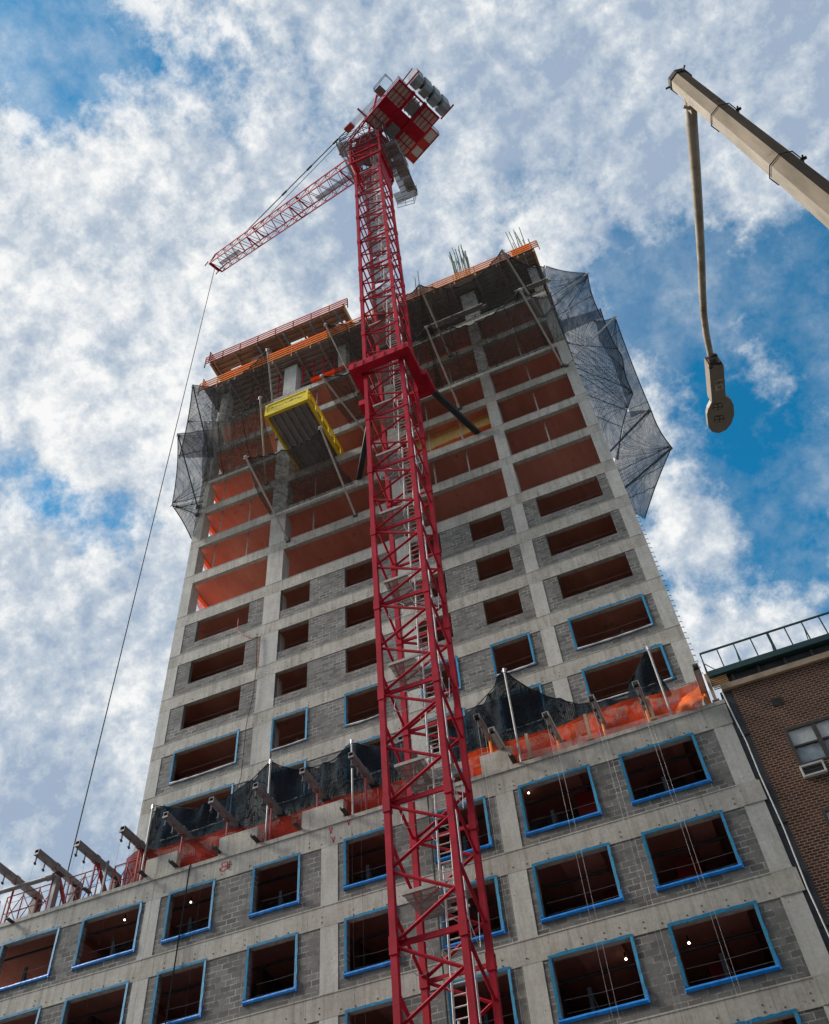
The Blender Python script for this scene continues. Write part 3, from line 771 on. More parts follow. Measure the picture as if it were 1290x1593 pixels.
# plywood box room and orange bands in two bays
tag(MB().box(-10.3, -4.8, SY + 0.95, SY + 1.0, 47.85, 50.9).build('plywood_partition', 'ply_glow'), 'tan plywood partition with painted warm glow in the bay right of the mast', 'partition')
def drape(name, pts_top, pts_bot, matn, label, cat, n=24, m=8, amp=0.1, parent=None, group=None, ax='y'):
    a = smooth_curve(pts_top, n); b = smooth_curve(pts_bot, n); rows = []
    for j in range(m + 1):
        row = []
        for i in range(n + 1):
            p = a[i].lerp(b[i], j / m)
            w = noise.noise(p * 0.9 + V(1, 2, 3)) * amp + noise.noise(p * 2.7) * amp * 0.4
            p = p + (V(0, w, 0) if ax == 'y' else V(0, 0, w))
            row.append(p)
        rows.append(row)
    o = MB().grid(rows).build(name, matn, parent, smooth=True)
    if parent is None: tag(o, label, cat, group)
    return o
drape('orange_mesh_strip', [(-10.3, SY + 0.8, 48.9), (-8, SY + 0.8, 49.3), (-6, SY + 0.8, 49.5), (-4.8, SY + 0.8, 49.6)], [(-10.3, SY + 0.8, 47.8), (-4.8, SY + 0.8, 47.8)], 'onet', 'orange mesh strip below the tan plywood, right of the mast', 'mesh fence')
drape('orange_mesh_strip', [(-15.3, SY + 0.8, 52.1), (-13.4, SY + 0.8, 52.7), (-11.2, SY + 0.8, 52.6)], [(-15.3, SY + 0.8, 51.2), (-11.2, SY + 0.8, 51.2)], 'onet', 'orange mesh strip between the yellow platform and the mast', 'mesh fence')
drape('orange_mesh_strip', [(-17.0, SY + 0.8, 59.4), (-14.0, SY + 0.8, 59.4)], [(-17.0, SY + 0.8, 58.0), (-14.0, SY + 0.8, 58.0)], 'onet', 'red-orange mesh strip above and behind the yellow platform', 'mesh fence')
# orange nets closing the left side of the open storeys (lit from outside)
for q, ((b0, t0), (b1, t1)) in enumerate(list(zip(LV, LV[1:]))[-6:]):
    if q > 3: continue
    drape('side_safety_net', [(-24.2, SY + 0.8, t1 - 0.3), (-24.2, SY + 11, t1 - 0.3)], [(-23.9, SY + 0.8, t0 + 1.5), (-24.1, SY + 3, t0 + 1.1), (-23.9, SY + 11, t0 + 1.0)], 'onet',
          'orange safety net across the left side of the %s open storey' % lvl[q], 'safety net', amp=0.25)

# ------------------------------------------------------------------ nets, poles
def rope(mb, a, b, sag=0.15, r=0.025, n=8):
    a, b = Vector(a), Vector(b)
    mb.path([a.lerp(b, i / n) - V(0, 0, sag * math.sin(math.pi * i / n)) for i in range(n + 1)], r, 4)
def net(label, outer, inner, matn='net', n=30, m=12, sag=0.5, amp=0.25, ribs=(), group='debris nets around the upper floors', name='debris_net', scallop=0.055, fans=()):
    t = empty(name, Vector(inner[0]), label, 'debris net', group)
    if scallop:
        cen = sum((Vector(p) for p in inner), Vector()) / len(inner); o2 = []
        for a, b in zip(outer, outer[1:]):
            for i in range(5):
                u = i / 5; p = Vector(a).lerp(Vector(b), u); o2.append(p + (cen - p) * scallop * 4 * u * (1 - u))
        outer = o2 + [outer[-1]]
    oc = smooth_curve(outer, n); ic = smooth_curve(inner, n); rows = []
    for j in range(m + 1):
        v = j / m; row = []
        for i in range(n + 1):
            p = oc[i].lerp(ic[i], v)
            w = noise.noise(p * 0.7 + V(4, 1, 2)) * amp + noise.noise(p * 2.1) * amp * 0.45
            p = p + V(0, 0.4 * w, w - sag * math.sin(math.pi * v)) * (min(1, 4 * v * (1 - v) + 0.05))
            row.append(p)
        rows.append(row)
    MB().grid(rows).build('mesh_sheet', matn, t, smooth=True)
    e = MB(); e.path(oc, 0.035, 4)
    for u in ribs:
        k = int(u * n); e.path([rows[j][k] for j in range(m + 1)], 0.022, 4)
    if matn in ('netside', 'netleft'): fans = [(u_, tuple(sorted(set(list(v_) + [x_ / 11 for x_ in range(1, 11) if abs(x_ / 11 - u_) < 0.6])))) for u_, v_ in fans]
    for u, vs__ in fans:             # dark lines in place of pleat shading, and tie ropes, from one corner
        for vv in vs__:
            a = rows[0][int(u * n)]; pts = []
            for j in range(m + 1):
                f = j / m; k = (u + (vv - u) * f) * n; k0 = min(int(k), n - 1); q = rows[j][k0].lerp(rows[j][k0 + 1], k - k0)
                pts.append(q + V(0, -0.01, -0.01))
            e.path(pts, 0.010, 4)
    e.build('edge_rope', 'rope', t)
    return t
def zrow(pts, z): return [V(x, SY - 0.08, z) for x in pts]
hA = [at(416, 542.6, -2), at(506, 504, -2), at(652, 443, -2), at(780.5, 389, -2)]
hB = [at(404.6, 617.7, -2), at(499.6, 584, -2), at(662.5, 508, -2), at(808.4, 449.7, -2)]
hC = [at(268, 786, -0.8), at(381.6, 710, -2), at(498, 664, -2)]
A0, B0 = at(300, 599, -0.8), at(276.7, 675, -0.8)
def sagline(a, b, s, n=8, lift=0): return [a.lerp(b, i / n) - V(0, 0, s * math.sin(math.pi * i / n)) for i in range(n + 1)]
net('translucent dark net over the top left corner beside the orange boards', sagline(at(329, 602, 0.3), hA[0], 1.0), zrow((-24.5, -22, -19.6), 60.8), ribs=(0.75, 0.9), fans=((0.02,(0.15,0.35,0.6)),(0.98,(0.4,0.65,0.85))))
net('dark net slung from poles between the clear gap and the mast', sagline(hA[1], hA[2], 1.6), zrow((-14.6, -12, -9, -7), 60.9), ribs=(0.2,), fans=((0.02,(0.15,0.35,0.6)),(0.98,(0.4,0.65,0.85))))
net('sagging dark net across the top of the right half', sagline(hA[2], hA[3], 2.4), zrow((-8.0, -4.5, 0.3), 61.0), sag=0.9, ribs=(0.3, 0.6), fans=((0.02,(0.15,0.35,0.6)),(0.98,(0.4,0.65,0.85))))
net('dark net at the top right corner below the orange rails', sagline(hA[3], at(848, 413, 1.5), 1.0), [V(0.0, SY - 0.08, 61.0), V(1.05, SY - 0.08, 61.0)], sag=0.4, fans=((0.02,(0.15,0.35,0.6)),(0.98,(0.4,0.65,0.85))))
net('dark net under the top left net reaching down to the clear storeys', sagline(at(318, 655, 0.0), hB[0], 0.9), zrow((-24.5, -22, -19.0), 53.9), ribs=(0.3, 0.7), fans=((0.02,(0.15,0.35,0.6)),(0.98,(0.4,0.65,0.85))))
net('dark net behind the yellow platform pole and left of the mast', sagline(hB[1], hB[2], 1.6), zrow((-13.6, -11, -8, -7.0), 54.0), ribs=(0.2, 0.8), fans=((0.02,(0.15,0.35,0.6)),(0.98,(0.4,0.65,0.85))))
net('dark net of the lower tier across the right half', sagline(hB[2], hB[3], 1.7), zrow((-7.5, -4, 0.2), 53.9), ribs=(0.25, 0.55, 0.8), fans=((0.02,(0.15,0.35,0.6)),(0.98,(0.4,0.65,0.85))))
net('dark net of the lower tier wrapping the right corner column', sagline(hB[3], at(857, 455, 1.8), 0.8), [V(-0.2, SY - 0.08, 54.0), V(1.05, SY - 0.08, 54.0)], fans=((0.02,(0.15,0.35,0.6)),(0.98,(0.4,0.65,0.85))))
net('square dark net hanging below the yellow platform', sagline(hC[1], at(455, 693, -1.2), 0.2, 4) + sagline(at(460, 690, -1.2), hC[2], 0.4, 4), zrow((-18.95, -17.2, -15.2, -13.4), 47.4), sag=0.5, ribs=(0.02, 0.98), matn='net', fans=((0.02,(0.15,0.35,0.6)),(0.98,(0.4,0.65,0.85))))
# corner drapes on the left, seen against the sky
net('pale hanging net at the left corner, upper bay', [A0, at(279, 712, 3)], [at(342, 603, SY), at(340, 640, SY), at(330, 680, SY), at(332, 700, SY), at(333, 712, SY)], 'netleft', sag=0.0, ribs=(0.02, 0.5), group='pale nets against the sky at the corners', scallop=0.055, fans=((0.02,(0.2,0.45,0.7,0.95)),(0.5,(0.6,0.9))))
net('pale hanging net at the left corner, middle bay', [B0, hC[0]], [at(334, 668, SY), at(330, 700, SY), at(326, 740, SY), at(316, 775, SY)], 'netleft', sag=0.0, ribs=(0.02, 0.3, 0.97), group='pale nets against the sky at the corners', scallop=0.055, fans=((0.02,(0.15,0.4,0.6,0.8)),(0.97,(0.6,0.8))))
net('pale hanging net at the left corner, lowest triangle', [hC[0], at(298, 838, SY - 0.2)], [at(318, 775, SY), at(314, 790, SY), at(310, 810, SY), at(299.5, 834, SY)], 'netleft', sag=0.0, ribs=(0.1,), group='pale nets against the sky at the corners', scallop=0.055, fans=((0.02,(0.2,0.4,0.6,0.8)),))
# right side
net('grey net fanned out over the sky at the top right corner', [at(850, 414, SY), at(914, 425, SY), at(936, 494, 4)], [at(844, 424, SY + .1), at(850, 445, SY + .1), at(860, 475, SY + .1), at(870, 500, SY + .1), at(878, 518, SY + .1)], 'netside', sag=0.0, ribs=(0.45, 0.75), group='pale nets against the sky at the corners', scallop=0.055, fans=((0.5,(0.1,0.3,0.6,0.8,0.95)),))
net('long dark grey net hanging down the right side, nearer layer', [at(934, 480, 4), at(969, 556, 6), at(985, 612, 7), at(961, 715, 4.5)], [at(868, 500, SY + .2), at(885, 540, SY + .2), at(893, 565, SY + .2), at(904, 590, SY + .2), at(922, 640, SY + .2), at(936, 680, SY + .2), at(947, 708, SY + .2)], 'netside', n=40, sag=0.0, ribs=(0.22, 0.42, 0.6, 0.75), group='pale nets against the sky at the corners', scallop=0.055, fans=((0.3,(0.05,0.18,0.4,0.5)),(0.57,(0.35,0.45,0.7,0.8)),(0.42,(0.3,0.6))))
net('outer narrow net behind the long right-hand net', [at(920, 498, 8), at(957, 493, 8), at(1013, 638, 10.6)], [at(928, 502, 7.5), at(932, 530, 7.5), at(952, 560, 7.8), at(967, 600, 8.2), at(982, 650, 9)], 'netside', sag=0.0, ribs=(0.3, 0.95), group='pale nets against the sky at the corners', scallop=0.055, fans=((0.2,(0.3,0.5,0.7)),))
net('broad blue-grey crumpled net low on the right side', [at(1013, 638, 10.6), at(1045, 696, 13)], [at(974, 640, 8), at(967, 680, 8), at(956, 718, 8), at(961, 742, 8)], 'netside', sag=0.0, ribs=(0.95,), amp=0.4, group='pale nets against the sky at the corners', scallop=0.055, fans=((0.98,(0.1,0.3,0.5,0.7,0.85)),(0.02,(0.2,0.4,0.6))))
net('lowest blue-grey triangular net on the right side', [at(1045, 696, 13), at(1003, 807, 13)], [at(959, 742, 8), at(964, 755, 8), at(975, 778, 8), at(988, 800, 8)], 'netside', sag=0.0, ribs=(0.3, 0.6), group='pale nets against the sky at the corners', scallop=0.055, fans=((0.02,(0.2,0.4,0.6,0.8)),))

def pole(base, head, label, r=0.055, matn='post', name='net_pole'):
    t = empty(name, base, label, 'pole', 'slanting poles holding the nets')
    base, head = Vector(base), Vector(head); d = (head - base).normalized()
    MB().tube(base, head, r, 8).build('shaft', matn, t)
    c = MB(); c.tube(head - d * 0.12, head + d * 0.03, r * 1.7, 8); c.bar(head - d * 0.1 - V(0.16, 0, 0), head - d * 0.1 + V(0.16, 0, 0.05), 0.04); c.build('end_clamp', 'alum', t)
    MB().box(base.x - 0.12, base.x + 0.12, base.y - 0.02, base.y + 0.06, base.z - 0.14, base.z + 0.14).build('base_bracket', 'steel', t)
    return t
Sf = SY - 0.06
pole(at(552.5, 800.8, Sf), hC[2], 'pale pole holding the right edge of the square net under the yellow platform')
pole(at(448, 840, Sf), hC[1], 'pale pole holding the left edge of the square net under the yellow platform')
pole(at(558, 611, Sf), hA[1], 'upper pale pole immediately left of the crane mast')
pole(at(577, 683, Sf), hB[1], 'lower pale pole running from the clear gap down behind the mast')
pole(at(414, 752, Sf), hB[0], 'pole at the left of the yellow platform, lower tier')
pole(at(430, 682, Sf), hA[0], 'pole ending above the yellow platform, upper tier')
pole(at(700.5, 553, Sf), hA[2], 'upper pale pole just right of the mast')
pole(at(715, 634.6, Sf), hB[2], 'lower pale pole just right of the mast')
pole(at(843.7, 491, Sf), hA[3], 'upper pale pole near the right corner')
pole(at(874.6, 567.7, Sf), hB[3], 'lower pale pole near the right corner')
pole(at(847, 491, Sf), at(914.4, 425.5, SY), 'pole slanting out to the sky from the top right corner', 0.05, 'beam')
pole(at(881, 567.7, Sf), at(957, 493, SY), 'pale pole slanting out to the sky beneath the top right one', 0.05)
pole((1.08, 10.6, 51.4), at(1011, 638, 10.6), 'pale pole slanting out low on the right side net', 0.07)
pole((1.08, 13.6, 51.0), at(1044.7, 697, 13.6), 'lowest pole slanting out on the right side net', 0.07, 'beam')
pole(at(324, 700, Sf), A0, 'dark pole holding the left corner net, upper', 0.045, 'steel')
pole(at(307.5, 788.5, Sf), B0, 'dark pole holding the left corner net, lower', 0.045, 'steel')
pole(at(306, 800, Sf), hC[0], 'pale short pole holding the lowest left corner net', 0.03, 'post')

# ------------------------------------------------------------------ yellow loading platform
zp = 51.30
LP = empty('loading_platform', (-15.8, 1.2, zp), 'yellow steel loading platform cantilevered out of the tower left of the crane', 'loading platform')
mb = MB()
mb.box(-17.15, -14.55, -1.0, 3.9, zp + 0.12, zp + 0.16)
for i in range(6):
    x = -17.1 + i * 0.44; mb.box(x, x + 0.20, -1.0, 3.9, zp + 0.03, zp + 0.119)
mb.build('deck_sheet', 'corr', LP)
mb = MB()
for x in (-17.30, -14.52):
    mb.box(x, x + 0.13, -1.1, 4.0, zp - 0.12, zp + 0.22); mb.box(x - 0.02, x + 0.15, -1.1, 4.0, zp + 1.0, zp + 1.1)
    for k in range(6): mb.box(x + 0.03, x + 0.11, -1.0 + k * 0.88, -0.9 + k * 0.88, zp + 0.22, zp + 1.0)
mb.build_split('side_beam', 'yellow', LP)
mb = MB(); mb.box(-17.30, -14.39, -1.28, -1.10, zp - 0.10, zp + 0.24); mb.box(-17.30, -14.39, -1.28, -1.20, zp + 1.02, zp + 1.14)
mb.box(-17.30, -17.17, -1.28, -1.20, zp + 0.24, zp + 1.02); mb.box(-14.52, -14.39, -1.28, -1.20, zp + 0.24, zp + 1.02)
mb.box(-17.17, -14.52, -1.235, -1.215, zp + 0.24, zp + 1.02)
mb.build('front_gate', 'yellow', LP)
mb = MB(); rr = random.Random(5)   # worn blue lettering band, illegible in the photograph
x = -16.9
while x < -14.8:
    w = rr.uniform(0.05, 0.2); h = rr.uniform(0.04, 0.14)
    mb.bar((x, -1.243, zp + 0.62 + rr.uniform(-.05, .05)), (x + w, -1.243, zp + 0.62 + rr.uniform(-.08, .08)), 0.010, h * 0.7, up=(0, 0, 1)); x += w + rr.uniform(0.02, 0.09)
mb.build('gate_marking', 'blueink', LP)

# ------------------------------------------------------------------ tower crane
MX, MY, HW, HD = -8.291, -3.427, 1.0, 1.06
Z0, BAY = 14.616, 2.2012
CR = empty('tower_crane', (MX, MY, 0.14), 'crimson luffing tower crane standing in front of the unfinished building', 'crane')
cL, cR, cBR, cBL = V(MX - HW, MY - HW, 0), V(MX + HW, MY - HW, 0), V(MX + HW, MY + HD + 0.05, 0), V(MX - HW, MY + HD + 0.05, 0)
def zc(c, z): return V(c.x, c.y, z)
ZTOP = 80.6
kk0 = -6
section = 0
def mast_section(k):                 # one section is two bays, from node k to node k+2
    z0, z1 = Z0 + BAY * k, Z0 + BAY * (k + 2)
    z0 = max(z0, 0.3)
    t = MB()
    for c in (cL, cR, cBR, cBL): t.bar(zc(c, z0), zc(c, z1), 0.19, 0.19)
    for c in (cL, cR, cBR, cBL):     # joint plates and bolts
        t.bar(zc(c, z1 - 0.26), zc(c, z1 + 0.26), 0.235, 0.235)
        for dz in (-0.15, 0.15): t.tube(zc(c, z1 + dz) + V(-0.15, 0, 0), zc(c, z1 + dz) + V(0.15, 0, 0), 0.03, 6)
    s = t.build('mast_section', 'red', CR)
    b = MB(); r = 0.052
    for j in (0, 1):
        n0, n1 = Z0 + BAY * (k + j), Z0 + BAY * (k + j + 1)
        if n0 < 0.5: continue
        # front face, back face: zigzag from the left leg to the right leg half a bay lower
        b.tube(zc(cL, n1), zc(cR, n0 + BAY * 0.5), r, 6, caps=False)
        b.tube(zc(cL, n0 + 0.05), zc(cR, n0 + BAY * 0.44 + 0.05), r, 6, caps=False) if False else None
        b.tube(zc(cL, n0 + 0.08), zc(cR, n0 + BAY * 0.5 + 0.0 + 0.14), r, 6, caps=False)
        b.tube(zc(cBL, n1 - 0.04), zc(cBR, n0 + BAY * 0.5 - 0.04), r, 6, caps=False)
        b.tube(zc(cBL, n0 + 0.02), zc(cBR, n0 + BAY * 0.5 + 0.08), r, 6, caps=False)
        # side faces
        for ca, cb, o in ((cR, cBR, 0.0), (cL, cBL, 0.5)):
            b.tube(zc(ca, n1 - BAY * (1 - o) + BAY * (0 if o else 1) - (0 if o else BAY)), zc(cb, n0 + BAY * (o - 0.5)), r * 0.9, 6, caps=False)
            b.tube(zc(ca, n0 + BAY * (1 if not o else 0.5) - (0.12 if not o else 0.12)), zc(cb, n0 + BAY * (0.5 if not o else 0.0) - BAY * 0.0 + (-BAY * 0.0)), r * 0.9, 6, caps=False)
    b.build('bracing', 'red', s)
    h = MB()
    h.bar(zc(cL, z1 + 0.10) + V(0, 0.12, 0), zc(cR, z1 + 0.10) + V(0, 0.12, 0), 0.07, 0.16)
    h.bar(zc(cBL, z1 - 0.06), zc(cBR, z1 - 0.06), 0.07, 0.12)
    h.build_split('joint_beam', 'red', s)
k = kk0
while Z0 + BAY * (k + 2) < ZTOP - 0.5:
    mast_section(k); k += 2
ZM = Z0 + BAY * k
# rest platforms and ladder flights inside the mast
kz = kk0
nfl = 0
while Z0 + BAY * kz < ZTOP - 2:
    zpl = Z0 + BAY * kz + 1.72
    if zpl > 4:
        p = MB(); x0, x1, y0, y1 = MX - HW + 0.12, MX + 0.12, MY - HW + 0.5, MY + HD - 0.1
        p.box(x0, x1, y0, y1, zpl, zpl + 0.04); p.box(x0, x1, y0 - 0.03, y0 + 0.03, zpl - 0.06, zpl + 0.08); p.box(x0, x1, y1 - 0.03, y1 + 0.03, zpl - 0.06, zpl + 0.08)
        for i in range(5): p.box(x0, x1, y0 + 0.3 * (i + 1), y0 + 0.3 * (i + 1) + 0.03, zpl - 0.05, zpl - 0.001)
        p.box(MX + 0.15, MX + 0.85, y1 - 0.75, y1 - 0.35, zpl, zpl + 0.04)
        p.build('rest_platform', 'grate', CR)
        MB().box(x0, x1 + 0.35, y0 - 0.06, y0 - 0.02, zpl - 0.05, zpl + 0.06).build('platform_edge', 'shore', CR)
        MB().bar((x0, y1 + 0.02, zpl), (x1 + 0.5, y1 + 0.02, zpl), 0.04, 0.08).build('platform_edge', 'shore', CR)
        l = MB(); xa = MX + 0.22; w = 0.42; yb, yt = MY - 0.30, MY + 0.12
        zb, zt = zpl, zpl + 2 * BAY + 0.9
        for xx in (xa, xa + w): l.tube((xx, yb, zb), (xx, yt, zt), 0.033, 5)
        nr = int((zt - zb) / 0.30)
        for i in range(nr):
            f = (i + 0.5) / nr; l.tube((xa, yb + (yt - yb) * f, zb + (zt - zb) * f), (xa + w, yb + (yt - yb) * f, zb + (zt - zb) * f), 0.021, 4)
        for i in range(5):           # safety hoops
            f = 0.30 + i * 0.15; yy = yb + (yt - yb) * f; zz = zb + (zt - zb) * f
            l.path([(xa - 0.06, yy, zz), (xa - 0.08, yy - 0.35, zz), (xa + 0.02, yy - 0.62, zz), (xa + w - 0.02, yy - 0.62, zz), (xa + w + 0.08, yy - 0.35, zz), (xa + w + 0.06, yy, zz)], 0.014, 4)
        l.build('ladder', 'pipew', CR)
    kz += 2
# loose cables coiled near some joints
cab = MB(); r5 = random.Random(9)
for k2 in (0, 2, 4, 6, 10):
    z = Z0 + BAY * k2 + 0.2
    pts = []
    for i in range(14):
        a = i / 13 * 2 * math.pi * 0.8
        pts.append((MX - 0.55 + 0.45 * math.sin(a) + 0.03 * i, MY - 0.8 + 0.1 * math.cos(a), z - 0.55 + 0.55 * math.cos(a)))
    cab.path(pts, 0.012, 4)
    cab.path([(MX + 0.95, MY - 0.9, z + 1), (MX + 1.02, MY - 0.4, z + 0.1), (MX + 1.05, MY + 0.1, z - 0.3), (MX + 1.02, MY + 0.4, z + 0.9)], 0.012, 4)
cab.path([(MX + 0.55, MY + 0.9, 3), (MX + 0.6, MY + 0.9, 40), (MX + 0.55, MY + 0.9, 80)], 0.03, 5)
cab.build('power_cable', 'alum', CR)
# tie collar and struts
t = MB(); zc0, zc1 = 45.2, 45.75
for a in ((-9.98, -6.62, -5.08, -4.62), (-9.98, -6.62, -2.25, -1.9)): t.box(a[0], a[1], a[2], a[3], zc0, zc1)
t.box(-9.98, -9.46, -4.62, -2.25, zc0 + 0.02, zc1 - 0.02); t.box(-7.12, -6.60, -4.62, -2.25, zc0 + 0.02, zc1 - 0.02)
t.box(-10.4, -9.9, -2.9, -1.9, zc0 + 0.05, zc1 - 0.05); t.box(-6.68, -6.35, -3.2, -1.95, zc0 + 0.05, zc1 - 0.05)
for x in (-9.7, -9.2, -8.6, -8, -7.4, -6.9): t.box(x, x + 0.05, -5.12, -5.08, zc0 + 0.08, zc1 - 0.08)
t.build('tie_collar', 'red', CR)
t = MB(); t.bar((-6.62, -2.2, 45.55), (-5.5, SY + 0.3, 48.05), 0.32, 0.26); t.build('tie_strut', 'black', CR)
t = MB(); t.bar((-9.95, -2.2, 45.5), (-13.3, SY + 0.3, 48.0), 0.30, 0.26); t.build('tie_strut', 'black', CR)
# climbing head and slewing ring
a_ = V(0.911, -0.413, 0); n_ = V(0.413, 0.911, 0)
hd = MB(); W2 = 1.28
cs = [V(MX - W2, MY - W2, 0), V(MX + W2, MY - W2, 0), V(MX + W2, MY + W2, 0), V(MX - W2, MY + W2, 0)]
for c in cs: hd.bar(zc(c, 78.6), zc(c, 84.2), 0.17, 0.17)
for z in (78.7, 80.6, 82.4, 84.1):
    for i in range(4): hd.bar(zc(cs[i], z), zc(cs[(i + 1) % 4], z), 0.15, 0.20)
for i in range(4):
    for z in (78.7, 80.6, 82.4):
        hd.tube(zc(cs[i], z), zc(cs[(i + 1) % 4], z + 1.8), 0.05, 6); hd.tube(zc(cs[(i + 1) % 4], z), zc(cs[i], z + 1.8), 0.05, 6)
hd.box(MX + 1.08, MX + 1.16, MY - 0.95, MY + 1.15, 74.6, 79.8)
for c, o in ((cL, (-0.25, -0.25)), (cR, (0.25, -0.25)), (cBR, (0.25, 0.25)), (cBL, (-0.25, 0.25))): hd.tube(zc(c, 76.8), V(c.x + o[0], c.y + o[1], 78.7), 0.08, 6)
hd.build('climbing_head', 'red', CR)
sl = MB(); sl.tube((MX, MY, 84.3), (MX, MY, 84.9), 1.35, 24); sl.tube((MX, MY, 84.9), (MX, MY, 85.2), 1.15, 24)
for i in range(12):
    t2 = i * math.pi / 6; sl.box(MX + 1.25 * math.cos(t2) - .05, MX + 1.25 * math.cos(t2) + .05, MY + 1.25 * math.sin(t2) - .05, MY + 1.25 * math.sin(t2) + .05, 84.2, 84.32)
sl.build('slewing_ring', 'deckg', CR)
def D(a, n, z): return V(MX, MY, 0) + a_ * a + n_ * n + V(0, 0, z)
def dbox(mb, a0, a1, n0, n1, z0, z1): mb.obox(D((a0 + a1) / 2, (n0 + n1) / 2, (z0 + z1) / 2), a_ * (a1 - a0) / 2, n_ * (n1 - n0) / 2, V(0, 0, (z1 - z0) / 2))
hc_ = MB()
for n0 in (-1.5, -0.2):
    hc_.tube(D(-2.2, n0, 85.2), D(1.3, n0, 86.05), 0.07, 6); hc_.tube(D(-2.2, n0, 86.4), D(1.3, n0, 86.9), 0.05, 6)
for i in range(6):
    a0 = -2.2 + i * 0.58
    hc_.tube(D(a0, -1.5, 85.2 + i * 0.14), D(a0 + 0.58, -0.2, 85.34 + i * 0.14), 0.035, 5); hc_.tube(D(a0 + 0.58, -1.5, 85.3 + i * 0.14), D(a0, -0.2, 85.2 + i * 0.14), 0.035, 5)
    hc_.tube(D(a0, -1.5, 85.2 + i * 0.14), D(a0, -1.5, 86.4 + i * 0.1), 0.03, 5); hc_.tube(D(a0, -1.5, 85.2 + i * 0.14), D(a0 + 0.58, -1.5, 86.45 + i * 0.1), 0.03, 5)
hc_.build('slewing_frame', 'red', CR)
hp_ = MB()
for z in (81.4, 83.6):
    for w_ in (1.55, 1.95):
        q_ = [(MX - w_, MY - w_), (MX + w_, MY - w_), (MX + w_, MY + w_), (MX - w_, MY + w_)]
        for i in range(4): hp_.tube((*q_[i], z), (*q_[(i + 1) % 4], z), 0.03, 5)
    q_ = [(MX - 1.95, MY - 1.95), (MX + 1.95, MY - 1.95), (MX + 1.95, MY + 1.95), (MX - 1.95, MY + 1.95)]
    for i in range(4):
        for h_ in (0.55, 1.1): hp_.tube((*q_[i], z + h_), (*q_[(i + 1) % 4], z + h_), 0.022, 5)
        for u in range(6):
            x_ = q_[i][0] + (q_[(i + 1) % 4][0] - q_[i][0]) * u / 6; y_ = q_[i][1] + (q_[(i + 1) % 4][1] - q_[i][1]) * u / 6
            hp_.tube((x_, y_, z), (x_, y_, z + 1.1), 0.02, 5)
hp_.build('head_gantry', 'steel', CR)
rh = random.Random(31); hq = MB()
for i in range(16):
    x_ = MX + rh.uniform(-1.1, 1.6); y_ = MY + rh.uniform(-1.2, 1.3); z_ = rh.uniform(79, 85)
    hq.box(x_, x_ + rh.uniform(.15, .6), y_, y_ + rh.uniform(.15, .6), z_, z_ + rh.uniform(.1, .5))
hq.build('hydraulic_unit', 'deckg', CR)
hk = MB()
for i in range(5):
    x_ = MX + rh.uniform(-0.9, 0.9); hk.path([(x_, MY + rh.uniform(-.9, .9), 86), (x_ + rh.uniform(-.5, .5), MY + rh.uniform(-1, 1), 83), (x_ + rh.uniform(-.3, .3), MY + rh.uniform(-1, 1), 80), (x_, MY + 0.2, 76)], 0.025, 5)
hk.build('hydraulic_hose', 'black', CR)
# counter-jib deck
ZD = 86.0
dk = MB()
for n0 in (-0.12, 1.22): dbox(dk, -1.5, 5.7, n0, n0 + 0.26, ZD - 0.25, ZD + 0.35)
for a0 in (2.75, ): dbox(dk, a0, a0 + 1.15, -1.57, 2.95, ZD - 0.06, ZD + 0.12)
for a0 in (1.2, 5.5): dbox(dk, a0, a0 + 0.14, -1.57, 2.95, ZD - 0.10, ZD + 0.2)
for n0 in (-1.62, 2.90): dbox(dk, 1.2, 5.64, n0, n0 + 0.10, ZD - 0.10, ZD + 0.16)
dbox(dk, 0.2, 1.2, -0.1, 1.4, ZD - 0.05, ZD + 0.3)
for n0 in (0.3, 0.7): dbox(dk, 4.0, 5.6, n0 * 1.2, n0 * 1.2 + 0.06, ZD - 0.08, ZD + 0.1)
dbox(dk, 2.0, 2.08, -1.55, 2.9, ZD - 0.07, ZD + 0.08); dbox(dk, 4.7, 4.78, -1.55, 2.9, ZD - 0.07, ZD + 0.08)
for q in (-1.2, -0.8, -0.4, 1.75, 2.15, 2.55): dbox(dk, 1.3, 5.5, q, q + 0.05, ZD - 0.05, ZD + 0.05)
DK = dk.build('counter_jib', 'red', CR)
pl = MB(); dbox(pl, 1.34, 2.75, -1.5, -0.13, ZD + 0.02, ZD + 0.05); dbox(pl, 3.92, 5.5, -1.5, -0.13, ZD + 0.02, ZD + 0.05)
dbox(pl, 1.34, 2.75, 1.5, 2.88, ZD + 0.02, ZD + 0.05); dbox(pl, 3.92, 5.5, 1.5, 2.88, ZD + 0.02, ZD + 0.05)
pl.build_split('walkway_grating', 'plank', DK)
mc = MB(); dbox(mc, 1.6, 2.7, 0.2, 1.2, ZD - 0.15, ZD + 1.2); dbox(mc, 4.1, 5.2, 0.25, 1.15, ZD - 0.12, ZD + 1.3); mc.tube(D(3.3, 0.2, ZD + 0.6), D(3.3, 1.2, ZD + 0.6), 0.45, 12); mc.build_split('winch_machinery', 'deckg', DK)
ex = MB(); dbox(ex, 1.3, 4.6, 3.0, 3.10, ZD - 0.1, ZD + 0.12); dbox(ex, 1.3, 4.6, 3.86, 3.96, ZD - 0.1, ZD + 0.12); dbox(ex, 1.3, 1.9, 3.10, 3.86, ZD - 0.02, ZD + 0.06); dbox(ex, 2.7, 3.5, 3.10, 3.86, ZD - 0.02, ZD + 0.06); dbox(ex, 4.5, 4.6, 3.10, 3.86, ZD - 0.1, ZD + 0.12)
ex.build('side_walkway', 'sred', DK)
hw = MB(); dbox(hw, 1.9, 2.7, 3.10, 3.86, ZD + 0.0, ZD + 0.03); dbox(hw, 3.5, 4.5, 3.10, 3.86, ZD + 0.0, ZD + 0.03); hw.build_split('access_hatch', 'pipew', DK)
rl = MB()
